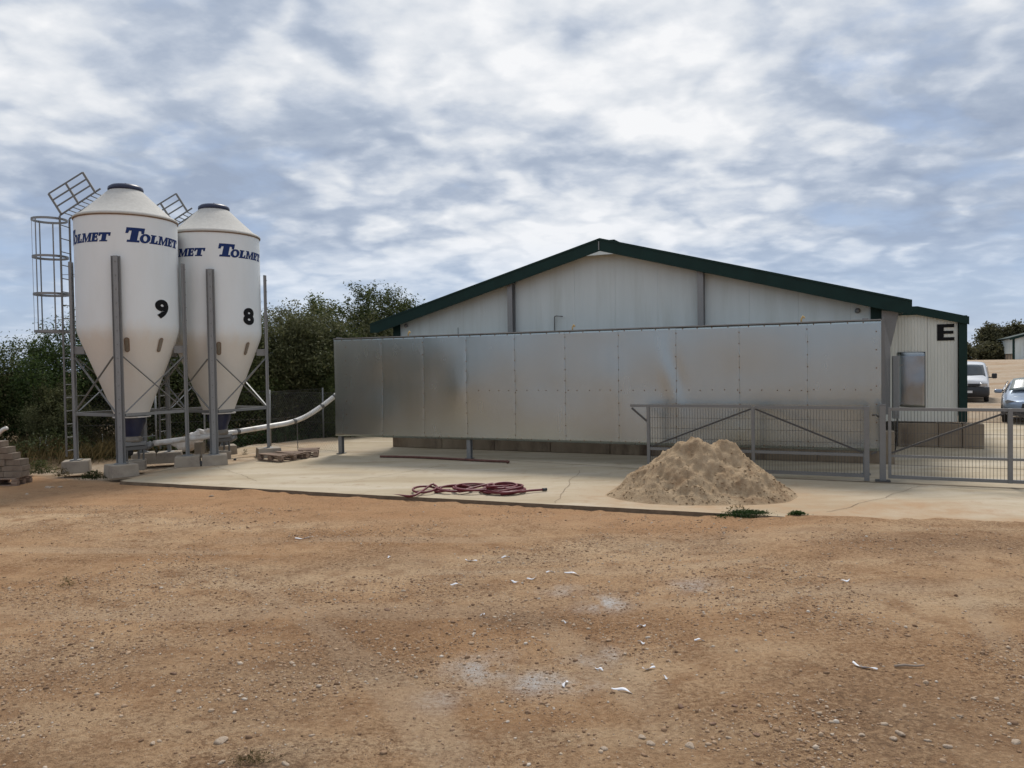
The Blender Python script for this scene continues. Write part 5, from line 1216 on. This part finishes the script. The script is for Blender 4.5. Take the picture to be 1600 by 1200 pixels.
# ================================================================== CHAIN-LINK FENCES
def fence(label, pts, hgt, posts_at, grp='chain-link fences'):
    o0 = Vector(pts[0]); f = thing('chain_link_fence', label, 'fence', o0, 0, grp); mb = MB()
    for i in range(len(pts) - 1):
        a, b_ = Vector(pts[i]) - o0, Vector(pts[i + 1]) - o0; ln = (b_ - a).length; d = (b_ - a) / ln; nrm_ = Vector((-d.y, d.x, 0))
        st = .10; k = -int(hgt / st) - 1
        while k * st < ln:
            for sg in (1, -1):
                s0, s1 = k * st, k * st + hgt; z0, z1 = .03, hgt
                c0, c1 = max(s0, 0), min(s1, ln)
                if c1 - c0 < .02: continue
                f0, f1 = (c0 - s0) / hgt, (c1 - s0) / hgt
                if sg < 0: zA, zB = z1 - (z1 - z0) * f0, z1 - (z1 - z0) * f1
                else: zA, zB = z0 + (z1 - z0) * f0, z0 + (z1 - z0) * f1
                mb.tube([a + d * c0 + Vector((0, 0, zA)) + nrm_ * .002 * sg, a + d * c1 + Vector((0, 0, zB)) + nrm_ * .002 * sg], .0011, 3, False)
            k += 1
        for z in (.05, hgt * .5, hgt): MB().tube([a + Vector((0, 0, z)) + nrm_ * .006, b_ + Vector((0, 0, z)) + nrm_ * .006], .003, 4).build('tension_wire', 'galv_dark', f)
    o = mb.build('mesh_wire', 'galv_dark', f, fix=False); o['kind'] = 'stuff'
    for p in posts_at:
        p = Vector(p) - o0; MB().tube([p + Vector((0, 0, -.05)), p + Vector((0, 0, hgt + .03))], .024, 10).build('post', 'galv', f, True)
f0 = from_px(104, 714); f3 = from_px(423, 698); scrL = L(-11.80, 15.50)
fa, fb = f0.lerp(f3, .42), f0.lerp(f3, .66)
fence('chain-link fence on thin posts running behind the silos along the hedge', [f0, fa, fb, f3], 1.52, [f0, fa, fb, f3])
f5 = Vector((-5.75, 23.3, 0))
fence('short chain-link fence between the silos and the left end of the screen', [f3 + Vector((.03, -.02, 0)), scrL + Vector((-.06, .05, 0))], 1.50, [])
fence('chain-link fence running back from the corner post towards the hedge', [f3 + Vector((.02, .06, 0)), f5], 1.50, [f5])

# ================================================================== VEHICLES
def loft(st):
    mb = MB(); n = len(st[0][1]) * 2 - 2
    for y, pr in st:
        ring = [(x, y, z) for x, z in pr] + [(-x, y, z) for x, z in pr[-2:0:-1]]
        mb.v += ring
    k = len(st)
    for i in range(k - 1):
        for j in range(n): mb.f.append((i * n + j, i * n + (j + 1) % n, (i + 1) * n + (j + 1) % n, (i + 1) * n + j))
    mb.f += [tuple(range(n)), tuple((k - 1) * n + j for j in range(n))]
    return mb
def subs(o, n=2):
    md = o.modifiers.new('s', 'SUBSURF'); md.levels = n; md.render_levels = n; return o
def patch(c00, c10, c11, c01, bulge, nx=8, ny=5):
    mb = MB(); c = [Vector(q) for q in (c00, c10, c11, c01)]
    for j in range(ny + 1):
        for i in range(nx + 1):
            s, t = i / nx, j / ny; p = c[0].lerp(c[1], s).lerp(c[3].lerp(c[2], s), t); p += Vector(bulge) * (1 - (2 * s - 1) ** 2); mb.v.append(p)
    for j in range(ny):
        for i in range(nx): mb.f.append((j * (nx + 1) + i, j * (nx + 1) + i + 1, (j + 1) * (nx + 1) + i + 1, (j + 1) * (nx + 1) + i))
    return mb
def wheel(par, x, y, r, w):
    pr = [(r * .62, -w / 2), (r * .93, -w / 2), (r, -w / 3), (r, w / 3), (r * .93, w / 2), (r * .62, w / 2)]
    h = bpy.data.objects.new('wheel', MB().lathe(pr, 28).mesh('wheel', 'tyre', True)); COL.objects.link(h); h.parent = par; h.location = (x, y, r); h.rotation_euler = (0, R(90), 0)
    mb = MB().lathe([(0, w * .36), (r * .1, w * .38), (r * .58, w * .25), (r * .63, w * .45), (r * .63, -w * .45), (0, -w * .4)], 24); link('rim', mb.mesh('rim', 'rim', True), h)
def solid(o, t=.01):
    md = o.modifiers.new('s', 'SOLIDIFY'); md.thickness = t; md.offset = 0; return o
# van
vx, vy = 22.04, 37.25
van = thing('parked_van', 'white van facing the camera, half hidden by the shed annex', 'van', (vx, vy, gz(vx, vy)), R(-32))
side = lambda top, roofz, wr: [(0, .26), (.90, .26), (.945, .45), (.95, .95), (.93, 1.18), (wr, top), (wr - .12, roofz - .03), (0, roofz)]
body = loft([(.06, [(0, .34), (.74, .34), (.80, .48), (.80, .75), (.76, .90), (.66, .96), (.5, .98), (0, 1.0)]),
             (.16, [(0, .28), (.86, .28), (.92, .46), (.93, .80), (.88, 1.0), (.74, 1.06), (.55, 1.09), (0, 1.12)]),
             (.60, [(0, .26), (.90, .26), (.945, .45), (.95, .92), (.93, 1.14), (.84, 1.22), (.66, 1.26), (0, 1.29)]),
             (1.20, side(1.72, 1.86, .80)), (1.50, side(1.82, 1.98, .80)), (3.0, side(1.84, 2.0, .81)), (4.7, side(1.82, 1.97, .80)), (4.86, [(0, .34), (.84, .34), (.88, .5), (.88, .95), (.86, 1.18), (.74, 1.7), (.6, 1.8), (0, 1.84)])]).build('body', 'van_white', van, True); subs(body)
ws = patch((-.80, .585, 1.24), (.80, .585, 1.24), (.69, 1.14, 1.80), (-.69, 1.14, 1.80), (0, -.055, .035)).build('windscreen', 'glass', van, True); solid(ws)
patchw = MB()
bump = loft([(.0, [(0, .30), (.70, .30), (.78, .36), (.80, .5), (.78, .70), (0, .74)]), (.08, [(0, .26), (.84, .26), (.92, .36), (.93, .5), (.91, .74), (0, .79)]), (.6, [(0, .26), (.90, .26), (.965, .36), (.97, .5), (.96, .74), (0, .79)])]).build('bumper', 'plastic', van, True)
MB().box((0, .065, .84), (1.10, .07, .15)).build('grille', 'plastic', van, bevel=.02)
MB().box((0, .036, .80), (1.0, .012, .018)).build('grille_bar', 'rim', van); MB().box((0, .036, .87), (1.0, .012, .018)).build('grille_bar', 'rim', van)
for s_ in (-1, 1):
    hl = MB().box((s_ * .72, .12, .845), (.34, .08, .20), Matrix.Rotation(s_ * R(20), 3, 'Z')).build('headlight', 'lens', van, bevel=.03)
    wheel(van, s_ * .82, .95, .33, .21); wheel(van, s_ * .82, 3.95, .33, .21)
    mr = MB().box((s_ * 1.16, 1.0, 1.27), (.22, .14, .26), Matrix.Rotation(-s_ * R(12), 3, 'Z')).build('mirror', 'plastic', van, bevel=.05)
    MB().bar((s_ * .90, 1.0, 1.18), (s_ * 1.06, 1.0, 1.20), .05, .05).build('mirror_arm', 'plastic', mr)
    solid(patch((s_ * .955, 1.05, 1.2), (s_ * .955, 1.85, 1.2), (s_ * .845, 1.85, 1.74), (s_ * .845, 1.45, 1.74), (s_ * .01, 0, 0)).build('side_window', 'glass', van, True))
    MB().box((s_ * .6, .02, .42), (.22, .03, .09)).build('fog_light', 'lens', van, bevel=.01)
o = MB().lathe([(.055, 0), (.075, 0), (.075, .012), (.055, .012)], 20); em = o.build('emblem', 'rim', van); em.location = (0, .03, .845); em.rotation_euler = (R(90), 0, 0)
mb = MB(); mb.bar((-.035, .024, .885), (0, .024, .845), .008, .010, (0, 1, 0)); mb.bar((.035, .024, .885), (0.004, .024, .845), .008, .010, (0, 1, 0)); mb.bar((-.048, .024, .85), (-.02, .024, .80), .008, .01, (0, 1, 0)); mb.bar((.048, .024, .85), (.02, .024, .80), .008, .01, (0, 1, 0)); mb.build('emblem_mark', 'rim', em).matrix_parent_inverse = Matrix.LocRotScale(em.location, em.rotation_euler, None).inverted()
pl = MB().box((0, -.012, .52), (.52, .012, .11)).build('licence_plate', 'van_white', van)
# saloon car
cxw, cyw = 16.36, 23.95
car = thing('parked_car', 'metallic blue-grey car facing the gate, cut off by the right edge', 'car', (cxw, cyw, 0.0), R(-32))
cs = lambda sh, bl, wr, rz_: [(0, .2), (.80, .2), (.89, .36), (.90, .60), (.87, sh), (wr, bl), (wr - .16, rz_ - .02), (0, rz_)]
body = loft([(.05, [(0, .28), (.55, .28), (.66, .38), (.68, .52), (.62, .62), (.5, .66), (.3, .67), (0, .68)]),
             (.18, [(0, .22), (.72, .22), (.82, .36), (.84, .55), (.78, .68), (.62, .73), (.4, .76), (0, .78)]),
             (.60, cs(.72, .80, .64, .86)), (1.15, cs(.80, .90, .66, .96)), (1.35, cs(.84, .98, .70, 1.04)), (1.95, cs(.88, 1.22, .66, 1.37)), (2.35, cs(.90, 1.34, .62, 1.45)), (3.1, cs(.90, 1.33, .62, 1.45)), (3.8, cs(.90, 1.12, .66, 1.25)), (4.25, cs(.88, .98, .66, 1.02)), (4.42, [(0, .3), (.7, .3), (.78, .4), (.78, .6), (.74, .8), (.6, .9), (.4, .93), (0, .95)])]).build('body', 'car_blue', car, True); subs(body)
solid(patch((-.70, 1.26, 1.03), (.70, 1.26, 1.03), (.57, 1.93, 1.405), (-.57, 1.93, 1.405), (0, -.07, .045)).build('windscreen', 'glass_sky_sheen', car, True))
MB().prism([(-.40, .46), (.40, .46), (.36, .66), (-.36, .66)], lambda p: (p[0], .02, p[1]), lambda p: (p[0], .12, p[1] + .01)).build('grille', 'plastic', car, bevel=.02)
MB().box((0, .012, .60), (.62, .012, .02)).build('grille_bar', 'rim', car)
em = MB().lathe([(.05, 0), (.06, 0), (.06, .012), (.05, .012)], 18).build('emblem', 'rim', car); em.location = (0, .008, .60); em.rotation_euler = (R(90), 0, 0)
MB().box((0, .06, .34), (1.1, .07, .12)).build('lower_intake', 'plastic', car, bevel=.02)
for s_ in (-1, 1):
    MB().prism([(.42, .60), (.80, .66), (.84, .74), (.74, .77), (.44, .70)], lambda p: (s_ * p[0], .10 + .35 * max(0, p[0] - .4) ** 1.1, p[1]), lambda p: (s_ * p[0], .20 + .40 * max(0, p[0] - .4), p[1])).build('headlight', 'lens', car, bevel=.012)
    MB().prism([(.46, .28), (.78, .30), (.74, .46), (.5, .40)], lambda p: (s_ * p[0], .04 + .3 * max(0, p[0] - .5), p[1]), lambda p: (s_ * p[0], .14 + .3 * max(0, p[0] - .5), p[1])).build('side_intake', 'plastic', car, bevel=.012)
    MB().bar((s_ * .46, .03, .265), (s_ * .80, .14, .33), .02, .02).build('chrome_strip', 'rim', car)
    wheel(car, s_ * .80, .85, .32, .2); wheel(car, s_ * .80, 3.5, .32, .2)
    mr = MB().box((s_ * 1.0, 1.5, 1.0), (.22, .12, .13), Matrix.Rotation(-s_ * R(10), 3, 'Z')).build('mirror', 'car_blue', car, bevel=.04)
    MB().bar((s_ * .82, 1.52, .95), (s_ * .92, 1.5, .97), .05, .03).build('mirror_arm', 'plastic', mr)
    solid(patch((s_ * .855, 1.75, .97), (s_ * .885, 3.4, .97), (s_ * .70, 3.1, 1.31), (s_ * .70, 2.3, 1.31), (s_ * .01, 0, 0)).build('side_window', 'glass', car, True))
MB().box((0, .0, .42), (.5, .012, .10)).build('licence_plate', 'van_white', car)

# ================================================================== FAR SHED
fo = Vector((58.75, 90, 1.75))
fsd = thing('far_shed', 'small distant off-white shed with green trim at the right edge', 'shed', fo, TH)
W2 = 12.0
def rz2(x): return 2.7 + .27 * (W2 / 2 - abs(x - W2 / 2))
for i in range(12):
    a, c = i + .01, i + .99; pts = [(a, 0), (c, 0), (c, rz2(c)), (a, rz2(a))]
    MB().prism(pts, lambda p: (p[0], 0, p[1]), lambda p: (p[0], .06, p[1])).build('wall_panel', 'panel', fsd)
for i in range(6):
    MB().box((.03, 1.1 + i * 2.0, 1.75), (.06, 1.98, 1.75)).build('wall_panel', 'panel', fsd); 
    MB().box((.10, 1.1 + i * 2.0, .42), (.06, 1.98, .84)).build('base_block', 'plinth', fsd)  # dark fill in the ventilation opening, standing in for its shade
    MB().box((.06, .1 + i * 2.0, .43), (.06, .07, .86)).build('post', 'galv_dark', fsd)
MB().box((.04, -.02, 1.35), (.24, .06, 2.7)).build('corner_trim', 'green', fsd)
for s_ in (0, 1):
    x0, x1 = (-.4, W2 / 2) if s_ == 0 else (W2 / 2, W2 + .4)
    MB().prism([(x0, rz2(x0) + .06), (x1, rz2(x1) + .06), (x1, rz2(x1) + .14), (x0, rz2(x0) + .14)], lambda p: (p[0], -.3, p[1]), lambda p: (p[0], 14, p[1])).build('roof', 'green', fsd)
    MB().prism([(x0, rz2(x0) - .15), (x1, rz2(x1) - .15), (x1, rz2(x1) + .15), (x0, rz2(x0) + .15)], lambda p: (p[0], -.34, p[1]), lambda p: (p[0], -.31, p[1])).build('fascia', 'green', fsd)
